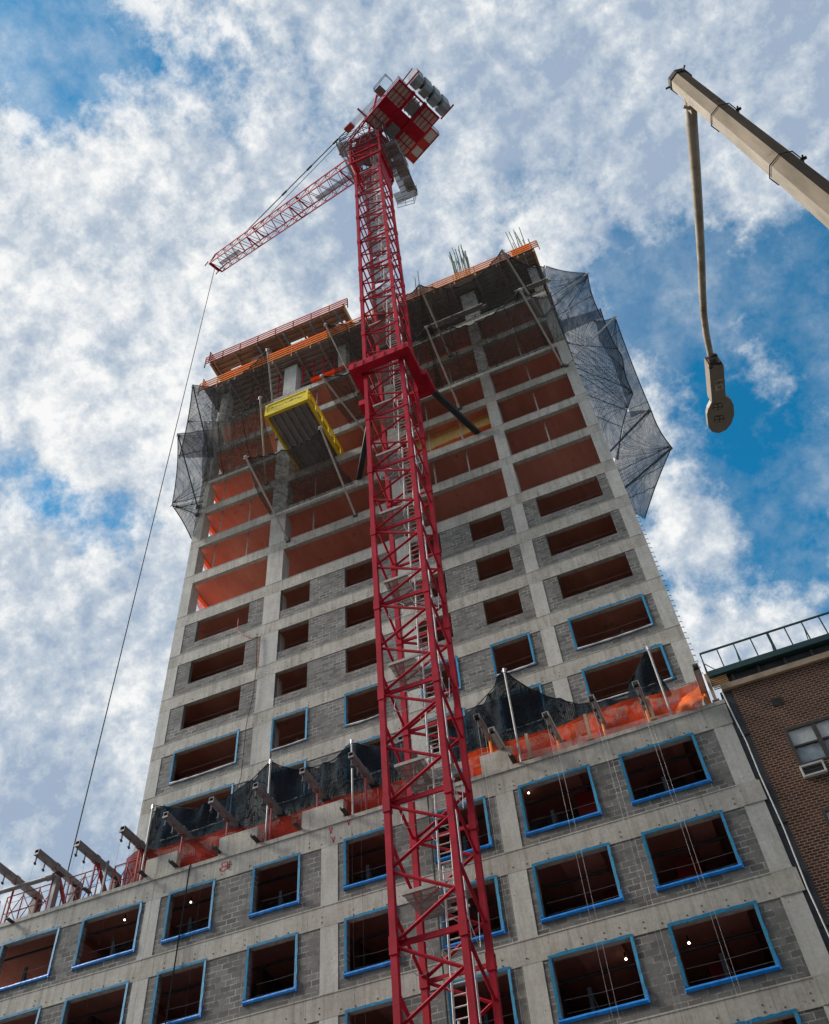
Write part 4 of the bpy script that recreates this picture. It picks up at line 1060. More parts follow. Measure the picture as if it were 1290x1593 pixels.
def drail(pts, z, h=1.05, st=0.7):
    for q in (0.5, 1.0):
        for p, p2 in zip(pts, pts[1:]): rl.tube(D(*p, z + h * q), D(*p2, z + h * q), 0.025, 5)
    for p, p2 in zip(pts, pts[1:]):
        L = math.dist(p, p2); m = max(1, int(L / st))
        for i in range(m + 1): rl.tube(D(p[0] + (p2[0] - p[0]) * i / m, p[1] + (p2[1] - p[1]) * i / m, z), D(p[0] + (p2[0] - p[0]) * i / m, p[1] + (p2[1] - p[1]) * i / m, z + h), 0.022, 5)
drail([(1.3, 2.95), (1.3, 3.96), (4.6, 3.96), (4.6, 2.95)], ZD)
drail([(1.2, -1.6), (5.6, -1.6), (5.6, -0.8)], ZD)
_lb = MB(); dbox(_lb, 3.4, 4.1, -2.45, -1.7, ZD + 0.55, ZD + 0.6); _lb.build('lookout_platform', 'deckg', DK)
rl.build('deck_railing', 'steel', DK)
rl = MB(); drail([(3.4, -1.7), (3.4, -2.45), (4.9, -2.45), (4.9, -1.7)], ZD + 0.6); rl.build('lookout_railing', 'steel', DK)
cw = MB()
for i in range(4):
    n0 = -0.72 + i * 0.99; z0, z1 = 85.7 - 0.12 * i, 88.5 - 0.12 * i; w = 0.72; a0, a1 = 5.85, 6.95
    ch = 0.35
    prof = [(a0 + ch, z0), (a1 - ch, z0), (a1, z0 + ch), (a1, z1 - ch), (a1 - ch, z1), (a0 + ch, z1), (a0, z1 - ch), (a0, z0 + ch)]
    q = MB(); q.prism([D(a, n0, z) for a, z in prof], n_ * w); q.build('counterweight', 'cwt', CR)
    q = MB(); q.prism([D(a, n0 + 0.72, z) for a, z in ((6.15, 86.2), (6.65, 86.2), (6.65, 87.9), (6.15, 87.9))], n_ * 0.25); q.build('counterweight_spacer', 'steel', CR)
cg = MB()
dbox(cg, 5.64, 7.2, -0.9, -0.8, 85.9, 86.1); dbox(cg, 5.64, 7.2, 3.1, 3.2, 85.9, 86.1); cg.bar(D(5.6, -1.3, ZD + 0.1), D(6.9, -1.3, ZD + 0.4), 0.08); cg.build_split('counterweight_rail', 'red', CR)
# A-frame
AH = V(-6.54, -4.59, 94.0)
af = MB()
for n0 in (0.0, 1.3):
    af.bar(D(-0.6, n0, ZD), AH + n_ * (n0 - 0.6) * 0.5, 0.16); af.bar(D(5.2, n0, ZD), AH + n_ * (n0 - 0.6) * 0.5, 0.13)
for f in (0.25, 0.5, 0.75): af.bar(D(-0.6, 0, ZD).lerp(AH, f), D(-0.6, 1.3, ZD).lerp(AH, f), 0.08)
af.build('a_frame', 'red', CR)
# jib
JB = V(-9.95, -2.45, 85.0); JT = V(-31.5, 7.03, 105.0)
jd = (JT - JB).normalized(); jn = jd.cross(V(0, 0, 1)).normalized(); ju = jn.cross(jd).normalized()
JL = (JT - JB).length
def J(s, n, u): return JB + jd * s + jn * n + ju * u
ch = MB(); lc = MB(); NB = 15
s0 = 1.2
for n in (-0.8, 0.8):
    for u in (-0.65, 0.65):
        ch.tube(J(s0, n, u), J(JL - 0.9, n, u), 0.075, 6)
        ch.tube(J(-0.3, n * 0.9, -0.5), J(s0, n, u), 0.075, 6)
        ch.tube(J(JL - 0.9, n, u), J(JL + 0.1, n * 0.8, -0.2), 0.075, 6)
ch.build('jib_chord', 'red', CR)
for i in range(NB):
    sa = s0 + (JL - 0.9 - s0) * i / NB; sb = s0 + (JL - 0.9 - s0) * (i + 1) / NB; sm = (sa + sb) / 2
    for u in (-0.65, 0.65): lc.tube(J(sa, -0.8, u), J(sm, 0.8, u), 0.032, 5); lc.tube(J(sm, 0.8, u), J(sb, -0.8, u), 0.032, 5)
    for n in (-0.8, 0.8): lc.tube(J(sa, n, -0.65), J(sm, n, 0.65), 0.026, 5); lc.tube(J(sm, n, 0.65), J(sb, n, -0.65), 0.026, 5)
    if i % 5 == 0:
        for u in (-0.65, 0.65): lc.bar(J(sa, -0.8, u), J(sa, 0.8, u), 0.12, 0.12)
lc.build('jib_lattice', 'red', CR)
jt = MB(); jt.tube(J(JL, -0.7, -0.3), J(JL, 0.7, -0.3), 0.16, 8); jt.bar(J(JL - 0.9, -0.8, -0.65), J(JL - 0.9, 0.8, -0.65), 0.14); jt.bar(J(JL - 0.1, -0.9, -0.3), J(JL + 0.25, -0.9, -0.8), 0.10); jt.bar(J(JL - 0.1, 0.6, -0.3), J(JL + 0.25, 0.6, -0.8), 0.10); jt.build_split('jib_head', 'red', CR)
wk = MB(); wk.obox(J(JL - 3.9, 0.15, -0.2), jd * 2.6, jn * 0.22, ju * 0.02); wk.obox(J(4, 0.2, -0.5), jd * 3, jn * 0.25, ju * 0.02);  wk.build_split('jib_walkway', 'grate', CR)
PT = J(JL * 0.715, -0.8, 0.65); PU = AH.lerp(PT, 0.20)
pd = MB(); pd.tube(PU, PT, 0.05, 6); pd.tube(PU + n_ * 0.3, PT + jn * 0.5, 0.03, 6)
for f in (0.12, 0.36, 0.6): c = PU.lerp(PT, f); pd.bar(c - (PT - PU).normalized() * 0.35, c + (PT - PU).normalized() * 0.35, 0.16)
pd.build_split('pendant_line', 'rope', CR)
pb = MB(); pv = (AH - PU).normalized(); pb.obox(PU, pv * 0.45, n_ * 0.30, pv.cross(n_) * 0.15); pb.obox(PU + pv * 2.0, pv * 0.07, n_ * 0.7, pv.cross(n_) * 0.07); pb.build('pulley_block', 'redl', CR)
lr = MB()
for i in range(6): lr.tube(PU + n_ * (i - 2.5) * 0.09, AH + n_ * (i - 2.5) * 0.10, 0.025, 4)
lr.build_split('luffing_rope', 'alum', CR)
hc = MB(); hc.tube(JT + V(0, 0, -0.2), V(JT.x, JT.y, 23.0), 0.035, 5); hc.build('hoist_rope', 'rope', CR)
hb = MB(); hb.box(JT.x - 0.25, JT.x + 0.25, JT.y - 0.12, JT.y + 0.12, 22.6, 23.3); hb.tube((JT.x, JT.y, 22.6), (JT.x, JT.y, 22.46), 0.05); hb.build('hook_block', 'yellow', CR)
# walkways and cab around the climbing head
wk = MB()
wk.box(-6.95, -5.75, -4.6, -0.6, 80.2, 80.26); wk.box(-7.6, -5.75, -0.6, 0.3, 80.2, 80.26)
for i in range(9): wk.box(-6.95, -5.75, -4.5 + i * 0.5, -4.42 + i * 0.5, 80.08, 80.199)
wk.box(-10.55, -9.65, -5.3, -4.2, 83.0, 83.05)
wk.box(-10.1, -9.7, -4.3, -1.6, 80.2, 80.25)
wk.build_split('head_walkway', 'grate', CR)
rl = MB()
def wrail(pts, z, h=1.1, st=0.5):
    for q in (0.05, 0.5, 1.0):
        for p, p2 in zip(pts, pts[1:]): rl.tube((*p, z + h * q), (*p2, z + h * q), 0.022, 5)
    for p, p2 in zip(pts, pts[1:]):
        L = math.dist(p, p2); m = max(1, int(L / st))
        for i in range(m + 1):
            x = p[0] + (p2[0] - p[0]) * i / m; y = p[1] + (p2[1] - p[1]) * i / m; rl.tube((x, y, z - 0.05), (x, y, z + h), 0.02, 5)
wrail([(-6.95, -4.6), (-5.75, -4.6), (-5.75, 0.3), (-7.6, 0.3)], 80.3)
wrail([(-7.6, 0.3), (-6.2, 0.5), (-5.6, -0.3)], 79.3, 1.6)
wrail([(-9.65, -5.3), (-10.55, -5.3), (-10.55, -4.2), (-9.65, -4.2)], 83.1)
wrail([(-10.1, -1.6), (-10.1, -4.3)], 79.4, 1.9)
wrail([(-9.6, -4.9), (-7.1, -4.9)], 82.0)
rl.build('head_railing', 'steel', CR)
cbn = MB(); cbn.box(-6.6, -5.7, -2.7, -1.3, 80.9, 82.9); cbn.box(-6.62, -5.68, -2.72, -1.28, 82.9, 82.98); cbn.build('operator_cab', 'deckg', CR)
for b_ in ((-6.6, -5.7, -4.3, -3.3, 80.3, 81.2), (-6.45, -5.8, -1.0, -0.2, 80.3, 81.3)): MB().box(*b_).build('equipment_box', 'deckg', CR)
gl = MB(); gl.box(-6.5, -5.8, -2.72, -2.70, 81.2, 82.7); gl.box(-5.70, -5.68, -2.55, -1.45, 81.2, 82.7); gl.build_split('cab_window', 'glass', CR)
ft = MB(); ft.box(MX - 2.2, MX + 2.2, MY - 2.2, MY + 2.2, 0.14, 0.5); ft.build('foundation_block', 'conc', CR)

# ------------------------------------------------------------------ terrace of the lower block
# outrigger beams
heads = [(0, 1343, 24.54), (60, 1318, 24.5), (122, 1312, 24.3), (192, 1290, 24.29), (259, 1269, 24.26), (330, 1247, 24.24), (399, 1224, 24.26), (471, 1202, 24.2), (547, 1176, 24.24)]
xs = [-27.9, -25.95, -23.98, -21.91, -19.96, -17.94, -16.02, -14.04, -12.02, -10.0]
def hook_ropes(x, ys, z, label, q, mt='rope'):
    for i, y in enumerate(ys):
        t = empty('suspension_rope', (x, y, z), label % ('outer' if i == 0 else 'inner'), 'rope', 'wire ropes hanging from the outrigger beams')
        m_ = MB(); m_.tube((x, y, z - 0.05), (x, y, z - 0.35), 0.035, 6); m_.tube((x, y - 0.05, z - 0.35), (x, y + 0.05, z - 0.42), 0.05, 6); m_.build('hook', 'steel', t)
        xo = x + (0.07 if i else -0.04); MB().tube((xo, y, z - 0.42), (xo + 0.02, y - 0.02, 2.6), 0.0038, 4).build('cable', mt, t)
for i, x in enumerate(xs):
    z = 24.5 if i < 2 else 24.27
    t = empty('outrigger_beam', (x, 1.3, 22.45), '%s grey outrigger beam from the left end of the terrace' % ORD[i], 'outrigger beam', 'steel outrigger beams along the terrace')
    m_ = MB(); w = 0.105
    m_.box(x - w, x + w, -1.05, 1.9, z - 0.12, z - 0.09); m_.box(x - w, x + w, -1.05, 1.9, z + 0.09, z + 0.12)
    m_.box(x - w, x - w + 0.02, -1.05, 1.9, z - 0.09, z + 0.09); m_.box(x + w - 0.02, x + w, -1.05, 1.9, z - 0.09, z + 0.09)
    m_.box(x - w - 0.01, x + w + 0.01, -1.07, -1.02, z - 0.14, z - 0.06); m_.box(x - w - 0.02, x + w + 0.02, 0.1, 0.35, z - 0.14, z + 0.14)
    m_.build('box_beam', 'beam', t)
    m_ = MB(); m_.tube((x, 0.25, 22.45), (x, 0.25, z - 0.14), 0.045, 6); m_.box(x - 0.12, x + 0.12, 0.12, 0.38, 22.445, 22.5)
    if i in (1, 2, 3): m_.bar((x, 0.4, z - 0.13), (x + 0.05, 1.8, 22.6), 0.12)
    m_.build('stand', 'redl', t)
    m_ = MB(); m_.box(x - 0.13, x + 0.13, 1.5, 1.9, 22.45, z - 0.13); m_.build_split('tail_support', 'black', t)
    hook_ropes(x, (-0.98, -0.45), z - 0.1, '%%s thin wire rope of the %s outrigger beam from the left' % ORD[i], i)
rb = [(742, 1115, -1, 24.19), (765, 1136, -1, 23.39), (849, 1112, -1, 23.31), (920, 1086, -1, 23.41), (989, 1064, -1, 23.41), (1082, 1037, -1, 23.5)]
for i, (px, py, Y, z) in enumerate(rb):
    p = at(px, py, Y); x = p.x; z = p.z
    t = empty('outrigger_beam', (x, 1.0, 22.45), '%s worn outrigger beam right of the mast, over the orange mesh' % ORD[i] if i < 5 else 'last worn outrigger beam at the brick building corner', 'outrigger beam', 'worn outrigger beams over the orange mesh')
    m_ = MB(); w = 0.10
    for s_ in (-1, 1): m_.box(x + s_ * w - 0.015, x + s_ * w + 0.015, -1.05, 1.0, z - 0.10, z + 0.10)
    m_.box(x - w, x + w, -1.05, 1.0, z + 0.07, z + 0.10); m_.box(x - w, x + w, -0.9, 1.0, z - 0.10, z - 0.08)
    m_.build('box_beam', 'shore' if i else 'beam', t)
    m_ = MB(); m_.tube((x, 0.35, 22.45), (x, 0.35, z - 0.1), 0.05, 6); m_.build('stand', 'orail', t)
    if i in (0, 2, 3, 4): hook_ropes(x, (-0.9, -0.5), z - 0.08, '%%s thin wire rope of the %s worn beam right of the mast' % ORD[i], i, 'beam')
# short steel angles bolted to the parapet
for i, (px, py) in enumerate(((20, 1435), (96, 1362), (273, 1347), (340, 1325), (400, 1308), (465, 1288), (539, 1266), (800, 1184), (138, 1388), (225, 1362))):
    p = at(px, py, -0.05)
    o = MB(); o.box(p.x - 0.09, p.x + 0.09, -0.42, 0.05, p.z - 0.012, p.z + 0.012); o.box(p.x - 0.09, p.x - 0.065, -0.42, 0.05, p.z + 0.0125, p.z + 0.10)
    tag(o.build('steel_angle', 'black'), '%s black steel angle from the left sticking out of the parapet' % ORD[[0, 2, 4, 5, 6, 7, 8, 9, 1, 3][i]] if True else '', 'bracket', 'black steel angles on the parapet')
# left terrace steel frames against the sky
def frame_rail(x0, x1, z0, z1, y, label, nx=3):
    t = empty('safety_barrier', ((x0 + x1) / 2, y, z0), label, 'guard frame', 'red guard frames at the left end of the terrace')
    m_ = MB()
    for i in range(nx + 1):
        x = x0 + (x1 - x0) * i / nx; m_.tube((x, y, z0), (x, y, z1), 0.03, 6)
    m_.build_split('upright', 'redl', t)
    m_ = MB()
    for i in range(nx):
        xa, xb = x0 + (x1 - x0) * i / nx, x0 + (x1 - x0) * (i + 1) / nx
        m_.tube((xa, y, z0 + 0.15), (xb, y, z1 - 0.1), 0.02, 5); m_.tube((xb, y, z0 + 0.15), (xa, y, z1 - 0.1), 0.02, 5)
    m_.tube((x0, y, z1), (x1, y, z1), 0.025, 5); m_.tube((x0, y, (z0 + z1) / 2), (x1, y, (z0 + z1) / 2), 0.02, 5); m_.tube((x0, y, z0 + 0.1), (x1, y, z0 + 0.1), 0.03, 5)
    m_.build_split('cross_brace', 'redl', t)
frame_rail(-28.3, -25.9, 22.45, 23.95, 0.45, 'leftmost red cross-braced guard frame on the terrace edge')
frame_rail(-25.3, -23.9, 22.45, 24.0, 0.5, 'second red cross-braced guard frame from the left', 2)
frame_rail(-23.2, -22.0, 22.45, 23.9, 0.55, 'third red cross-braced guard frame, beside the dark net', 2)
t = MB(); t.tube(at(-30, 1397, 0.1), at(84, 1363, 0.1), 0.10, 10); t.tube(at(74, 1366, 0.1), at(84, 1363, 0.1), 0.14, 10)
tag(t.build('steel_pipe', 'beam'), 'thick grey horizontal pipe at the far left of the terrace', 'pipe')
t = MB(); t.bar((-25.72, 0.2, 22.45), (-25.72, 0.2, 24.0), 0.16); t.bar((-28.45, 0.2, 22.45), (-28.45, 0.2, 23.7), 0.10); t.bar((-23.45, 0.35, 22.45), (-23.45, 0.35, 24.1), 0.09)
t.bar((-25.95, 0.6, 22.45), (-25.95, 0.6, 24.0), 0.12)
for o_, lb_ in zip(t.build_split('support_post', 'beam'), ('stubby support post under the right end of the left pipe', 'low leaning post at the very left of the terrace', 'dark post between the second and third guard frames', 'stubby support post just left of the pipe end')): tag(o_, lb_, 'post')
t = MB(); t.tube((-28.5, 0.9, 23.5), (-21.5, 0.9, 23.7), 0.012, 4); t.tube((-28.5, 0.9, 24.0), (-21.5, 0.9, 24.15), 0.012, 4)
for o_, lb_ in zip(t.build_split('guard_wire', 'steel'), ('lower thin guard wire across the left terrace against the sky', 'upper thin guard wire across the left terrace against the sky')): tag(o_, lb_, 'guard wire')

# mesh fences
drape('red_mesh_fence', [at(196, 1335, .6), at(215, 1322, .6), at(240, 1322, .6), at(305, 1304, .6), at(345, 1291, .6), at(400, 1283, .6), at(470, 1258, .6), at(545, 1235, .6), at(600, 1220, .6), at(640, 1210, .6)],
      [at(190, 1385, .6), at(300, 1358, .6), at(400, 1325, .6), at(500, 1295, .6), at(640, 1255, .6)], 'rnet', 'long dark red mesh fence on the terrace left of the mast', 'mesh fence', n=60, m=8, amp=0.12)
drape('orange_mesh_fence', [at(722, 1175, .7), at(775, 1157, .7), at(810, 1150, .7), at(850, 1135, .7), at(905, 1115, .7), at(960, 1092, .7), at(1020, 1078, .7), at(1060, 1065, .7), at(1090, 1058, .7)],
      [at(722, 1225, .7), at(800, 1202, .7), at(900, 1172, .7), at(1000, 1143, .7), at(1095, 1115, .7)], 'onet', 'long bright orange mesh fence on the terrace right of the mast', 'mesh fence', n=60, m=8, amp=0.2)
drape('orange_tarp', [at(1058, 1078, .5), at(1075, 1072, .4), at(1090, 1062, .5)], [at(1050, 1112, .1), at(1075, 1105, .0), at(1098, 1096, .1)], 'tarp', 'crumpled vivid orange tarp at the right end of the terrace', 'tarp', n=20, m=10, amp=0.5)
drape('plastic_film', [at(805, 1176, .15), at(860, 1160, .15), at(920, 1142, .15), at(980, 1124, .15), at(1050, 1106, .15)], [at(805, 1186, .15), at(860, 1170, .15), at(920, 1154, .15), at(980, 1136, .15), at(1050, 1113, .15)], 'plastic', 'glossy pinkish plastic film along the right terrace edge', 'plastic film', n=40, m=4, amp=0.1)
m_ = MB()
for x in (-20.8, -19.4, -17.6, -15.9, -14.7, -12.3, -11.6, -10.4):
    m_.tube((x, 0.45, 22.45), (x, 0.45, 23.6), 0.022, 5)
for xa, xb in ((-20.0, -18.2), (-16.4, -14.7), (-12.8, -11.4), (-11.4, -10.0), (-19.2, -18.1)):
    m_.tube((xa, 0.45, 22.55), (xb, 0.45, 23.4), 0.016, 4); m_.tube((xb, 0.45, 22.55), (xa, 0.45, 23.4), 0.016, 4)
tag(m_.build('scaffold_bracing', 'redl'), 'thin red scaffold bracing in front of the dark red mesh', 'scaffold')
m_ = MB()
for px, py, hx, hy in ((920, 1151, 907, 1113), (1018, 1119, 1007, 1085), (826, 1180, 819, 1142), (1114, 1090, 1096, 1050)):
    a, b = at(px, py, 0.05), at(hx, hy, 0.05); b.x = a.x; o = MB(); o.bar(a, b, 0.11, 0.09)
    o.box(a.x - 0.12, a.x + 0.12, 0.0, 0.12, a.z, a.z + 0.03)
    tag(o.build('timber_post', 'wood'), {920: 'weathered stub post in the middle of the orange mesh', 1018: 'dark stub post near the small net cone', 826: 'weathered stub post beside the tall net pole', 1114: 'dark leaning post at the brick building corner'}[px], 'post')

# vertical net poles and hanging black nets of the terrace
def vpole(b, h, label):
    b, h = Vector(b), Vector(h)
    t = empty('vertical_net_pole', b, label, 'pole', 'upright poles holding the terrace nets')
    MB().tube(b, h, 0.040, 8).build('shaft', 'shore', t)
    c = MB(); c.tube(h - V(0, 0, 0.15), h + V(0, 0, 0.05), 0.06, 8); c.bar(h - V(0.12, 0, 0.05), h + V(0.12, 0, 0), 0.035); c.build('end_clamp', 'alum', t)
vpole((-16.25, 0.35, 22.45), (-16.25, 0.35, at(421, 1184, 0.35).z), 'upright pole behind the upstand in the middle of the left terrace')
vpole((-12.5, 0.10, 22.45), (-12.5, 0.10, at(546, 1153, 0.1).z), 'upright pole just left of the crane mast')
vpole((-5.92, 0.02, 22.45), (-5.92, 0.02, at(784, 1042, 0.02).z), 'tallest upright pole, right of the mast, carrying the peaked net')
vpole((-0.46, 0.3, 22.45), (-0.46, 0.3, at(1003, 1009, 0.3).z), 'upright pole carrying the small net cone near the right end')
vpole((-21.75, 0.4, 22.45), (-21.75, 0.4, at(241, 1253, 0.4).z), 'upright pole at the left tower corner')
def hnet(label, top, bot, amp=0.25):
    t = empty('terrace_net', Vector(bot[0]), label, 'debris net', 'black nets hung behind the terrace')
    n, m = 70, 12
    a = smooth_curve(top, n); b = smooth_curve(bot, n); rows = []
    for j in range(m + 1):
        row = []
        for i in range(n + 1):
            p = a[i].lerp(b[i], j / m)
            w = noise.noise(V(p.x * 2.6, p.z * 0.5, 3)) * amp + noise.noise(p * 1.3) * amp * 0.6
            row.append(p + V(0, w, 0))
        rows.append(row)
    MB().grid(rows).build('mesh_sheet', 'netlow', t, smooth=True)
    e = MB(); e.path(a, 0.025, 4); e.build('edge_rope', 'rope', t)
hnet('long black net hung between the upright poles left of the mast',
     [at(241, 1253, .6), at(262, 1256, .8), at(300, 1258, .9), at(330, 1250, .9), at(362, 1236, .9), at(392, 1213, .8), at(421, 1184, .6), at(437, 1192, .8), at(470, 1198, .9), at(500, 1190, .9), at(520, 1182, .8), at(546, 1155, .6), at(570, 1160, .8), at(600, 1163, .9), at(640, 1150, .9)],
     [at(225, 1330, .7), at(300, 1310, .9), at(400, 1285, .9), at(470, 1262, .9), at(545, 1240, .9), at(640, 1212, .9)])
hnet('peaked black net hung from the tall pole right of the mast',
     [at(690, 1140, .9), at(721, 1116, .8), at(745, 1095, .7), at(768, 1070, .5), at(784, 1043, .3), at(800, 1056, .5), at(822, 1070, .7), at(850, 1083, .9), at(872, 1089, 1), at(903, 1096, 1), at(935, 1092, 1), at(975, 1080, 1), at(985, 1078, 1)],
     [at(700, 1190, .9), at(760, 1168, .9), at(850, 1140, .9), at(920, 1112, .9), at(985, 1092, .9)])
hnet('small black net cone around the right-hand upright pole',
     [at(978, 1062, .8), at(990, 1045, .7), at(1003, 1014, .4), at(1006, 1014, .4), at(1022, 1045, .8), at(1045, 1080, .9)],
     [at(975, 1095, .9), at(1000, 1088, .9), at(1045, 1084, .9)], 0.1)

# graffiti marks on the top beam
def stroke(mb, pts, y=-0.004, w=0.042):
    pts = [at(px, py, 0) for px, py in pts]
    for a, b in zip(pts, pts[1:]): mb.bar((a.x, y, a.z), (b.x, y, b.z), 0.006, w, up=(0, 0, 1))
g = MB(); s_ = 5.864
def G(q): return [(200 + x / s_, 1180 + y / s_) for x, y in q]
stroke(g, G([(900, 945), (860, 950), (848, 968), (858, 985), (885, 985)])); stroke(g, G([(862, 988), (838, 1000), (832, 1022), (850, 1032), (875, 1020), (905, 992)]))
stroke(g, G([(905, 940), (898, 1010)])); stroke(g, G([(925, 930), (912, 1012)])); stroke(g, G([(880, 978), (945, 962)])); stroke(g, G([(890, 992), (930, 984)]))
for (px, py) in ((512, 1288), (516, 1302), (540, 1275)): stroke(g, [(px, py), (px + 3, py + 8)]); stroke(g, [(px + 5, py - 1), (px + 2, py + 9)])
g.build('spray_mark', 'spray', B)

# vertical expansion joint with a black downpipe
tag(MB().tube((-9.50, -0.06, 0.14), (-9.50, -0.06, 22.6), 0.03, 6).build('downpipe', 'black'), 'thin black pipe running down the lower facade behind the mast', 'pipe')
# loose cables over the tower facade
m_ = MB(); m_.path([at(400, 985, SY - .1), at(399, 1040, SY - .1), at(394, 1080, SY - .1), at(383, 1130, SY - .1), at(375, 1210, SY - .1), at(366, 1235, SY - .1)], 0.018, 4)
tag(m_.build('loose_cable', 'rope'), 'dark loose cable trailing down the left part of the tower', 'cable')
m_ = MB(); m_.path([at(371, 962, SY - .1), at(370, 980, SY - .1), at(378, 988, SY - .1), at(392, 993, SY - .1), at(403, 991, SY - .1), at(402, 1030, SY - .1), at(401, 1037, SY - .1)], 0.022, 4)
tag(m_.build('red_hose', 'redl'), 'thin red hose looping over a beam on the left of the tower', 'hose')
m_ = MB(); m_.path([(-19.2, 0.0, 22.5), (-19.2, -0.08, 22.3), (-19.35, -0.1, 15), (-19.45, -0.1, 3)], 0.028, 5)
tag(m_.build('hanging_cable', 'rope'), 'thick dark cable hanging down across the sixth window column', 'cable')
# studs along the right tower edge
m_ = MB()
for i in range(34):
    z = 26.5 + i * 0.32; m_.box(1.05, 1.17, SY + 0.2, SY + 0.22, z, z + 0.02); m_.box(1.15, 1.17, SY + 0.2, SY + 0.22, z - 0.06, z)
m_.build('edge_hook', 'steel', B)

# work lamps
BL = [((822.5, 1233.5), 'in the upper window second from the brick building'), ((1060, 1164.5), 'in the upper window nearest the brick building'), ((974, 1492), 'in the lower window second from the brick building'),
      ((1072, 1467), 'in the lower window nearest the brick building'), ((297, 1403.5), 'in the top window of the third column from the left'), ((194, 1431), 'in the top window of the second column from the left'), ((599, 1299), 'behind the left mast leg')]
for (q, lb) in BL:
    p = at(*q, 1.2)
    t = empty('work_lamp', p + V(0, 0, 0.2), 'bare glowing work lamp ' + lb, 'lamp', 'glowing work lamps inside the openings')
    bm_ = bmesh.new(); bmesh.ops.create_uvsphere(bm_, u_segments=16, v_segments=12, radius=0.038)
    me = bpy.data.meshes.new('bulb'); bm_.to_mesh(me); bm_.free(); me.materials.append(M['bulb']); o = bpy.data.objects.new('bulb', me); col.objects.link(o); o.parent = t; o.location = (0, 0, -0.2)
    MB().tube(p + V(0, 0, 0.05), p + V(0, 0, 0.22), 0.03, 6).build('socket', 'black', t)

# ------------------------------------------------------------------ brick building
K = empty('brick_building', (4, 6, 0), 'brown brick building with green roof rail at the right edge', 'building')
mb = MB(); wall_with_holes(mb, 1.68, 14, 0, 22.78, 0.03, 0.4, [(2.70, 4.75, 19.25 - 0, 20.68)])
K_w = mb
mb = MB()
def brick_face(mb):
    # rows of window openings in one column
    z = 22.78
    rows_ = [(19.25 - 3.0 * k, 20.68 - 3.0 * k) for k in range(6)]
    for za, zb in rows_:
        mb.box(1.68, 14, 0.03, 0.4, zb, z)
        for xa, xb in ((1.68, 2.70), (4.75, 8.0), (10.0, 14)): mb.box(xa, xb, 0.03, 0.4, za, zb)
        z = za
    mb.box(1.68, 14, 0.03, 0.4, 0, z)
brick_face(mb); mb.build('wall', 'brick', K)
MB().box(1.40, 14, 0.46, 20, 0, 22.6).build('building_core', 'membrane', K)
MB().box(1.315, 1.68, 0.05, 0.45, 0, 22.80).build('party_wall_strip', 'membrane', K)
mb = MB()
for z in (3, 7, 10.7, 14.4, 17.6, 20.9): mb.box(1.38, 1.70, 0.02, 0.05, z, z + 0.03)
mb.build_split('strip_joint', 'black', K)
mb = MB(); mb.box(1.42, 14.2, -0.10, 0.42, 22.78, 23.0); mb.build('coping', 'stone', K)
mb = MB(); mb.box(1.62, 14.2, 0.12, 0.5, 23.0, 23.42); mb.build('roof_upstand', 'membrane', K)
mb = MB()
for i in range(14): mb.box(1.9 + 0.9 * i, 1.98 + 0.9 * i, 0.05, 0.12, 23.0, 23.42)
mb.build_split('roof_stud', 'frame', K)
mb = MB()
for i in range(7): mb.box(1.18, 1.75, -0.04, -0.01, 22.92 + i * 0.075, 22.95 + i * 0.075)
mb.build('louvre', 'timber', K)
mb = MB(); mb.box(1.18, 14.2, -0.12, 0.5, 23.46, 23.69); RB = mb.build('roof_edge_band', 'green', K)
mb = MB(); mb.bar((1.18, -0.08, 24.56), (14.2, -0.08, 24.56), 0.05, 0.06); mb.bar((1.2, -0.05, 24.5), (1.2, 2.5, 24.5), 0.04)
RR = mb.build('roof_railing', 'green', K)
mb = MB(); i = 0; x = 1.19
while x < 14:
    w = 0.09 if i == 4 or i == 9 else 0.04
    mb.bar((x, -0.08, 23.5), (x, -0.08, 24.55), w, 0.04)
    if i % 2 == 0 and i: mb.tube((x, -0.08, 24.3), (x - 0.05, 0.5, 23.6), 0.018, 5)
    x += 0.60; i += 1
mb.tube((1.19, -0.08, 24.1), (1.5, -0.06, 23.68), 0.018, 5)
mb.build_split('baluster', 'green', RR)
for k in range(0, 3):
    za, zb = 19.25 - 3 * k, 20.68 - 3 * k
    f = MB(); x0, x1 = 2.70, 4.75
    f.box(x0, x1, 0.02, 0.22, zb - 0.09, zb); f.box(x0, x0 + 0.10, 0.02, 0.22, za, zb - 0.09); f.box(x1 - 0.10, x1, 0.02, 0.22, za, zb - 0.09)
    f.box(x0 + 0.10, x1 - 0.10, 0.02, 0.22, za, za + 0.07)
    xm = (x0 + x1) / 2 - 0.12; f.box(xm - 0.07, xm + 0.07, 0.03, 0.2, za + 0.07, zb - 0.09)
    wf = f.build('window', 'frame', K)
    s = MB(); zm = (za + zb) / 2 + 0.02
    for a, b in ((x0 + 0.10, xm - 0.07), (xm + 0.07, x1 - 0.10)): s.box(a, b, 0.06, 0.10, zm - 0.03, zm + 0.03)
    s.build_split('sash_bar', 'frame', wf)
    for a, b in ((x0 + 0.10, xm - 0.07), (xm + 0.07, x1 - 0.10)):
        MB().box(a, b, 0.09, 0.11, zm + 0.03, zb - 0.09).build('pane', 'acw', wf)
        MB().box(a, b, 0.13, 0.15, za + 0.07, zm - 0.03).build('pane', 'glass', wf)
ac = MB(); ac.box(2.66, 3.37, -0.10, 0.03, 18.78, 18.83); ac.box(2.66, 3.37, -0.10, 0.03, 19.13, 19.18); ac.box(2.66, 2.71, -0.10, 0.03, 18.83, 19.13); ac.box(3.32, 3.37, -0.10, 0.03, 18.83, 19.13)
AC = ac.build('air_conditioner', 'acw', K)
ac = MB(); ac.box(2.71, 3.32, -0.02, 0.028, 18.83, 19.13)
for i in range(3): ac.box(2.75, 3.28, -0.04, -0.021, 18.87 + i * 0.09, 18.885 + i * 0.09)
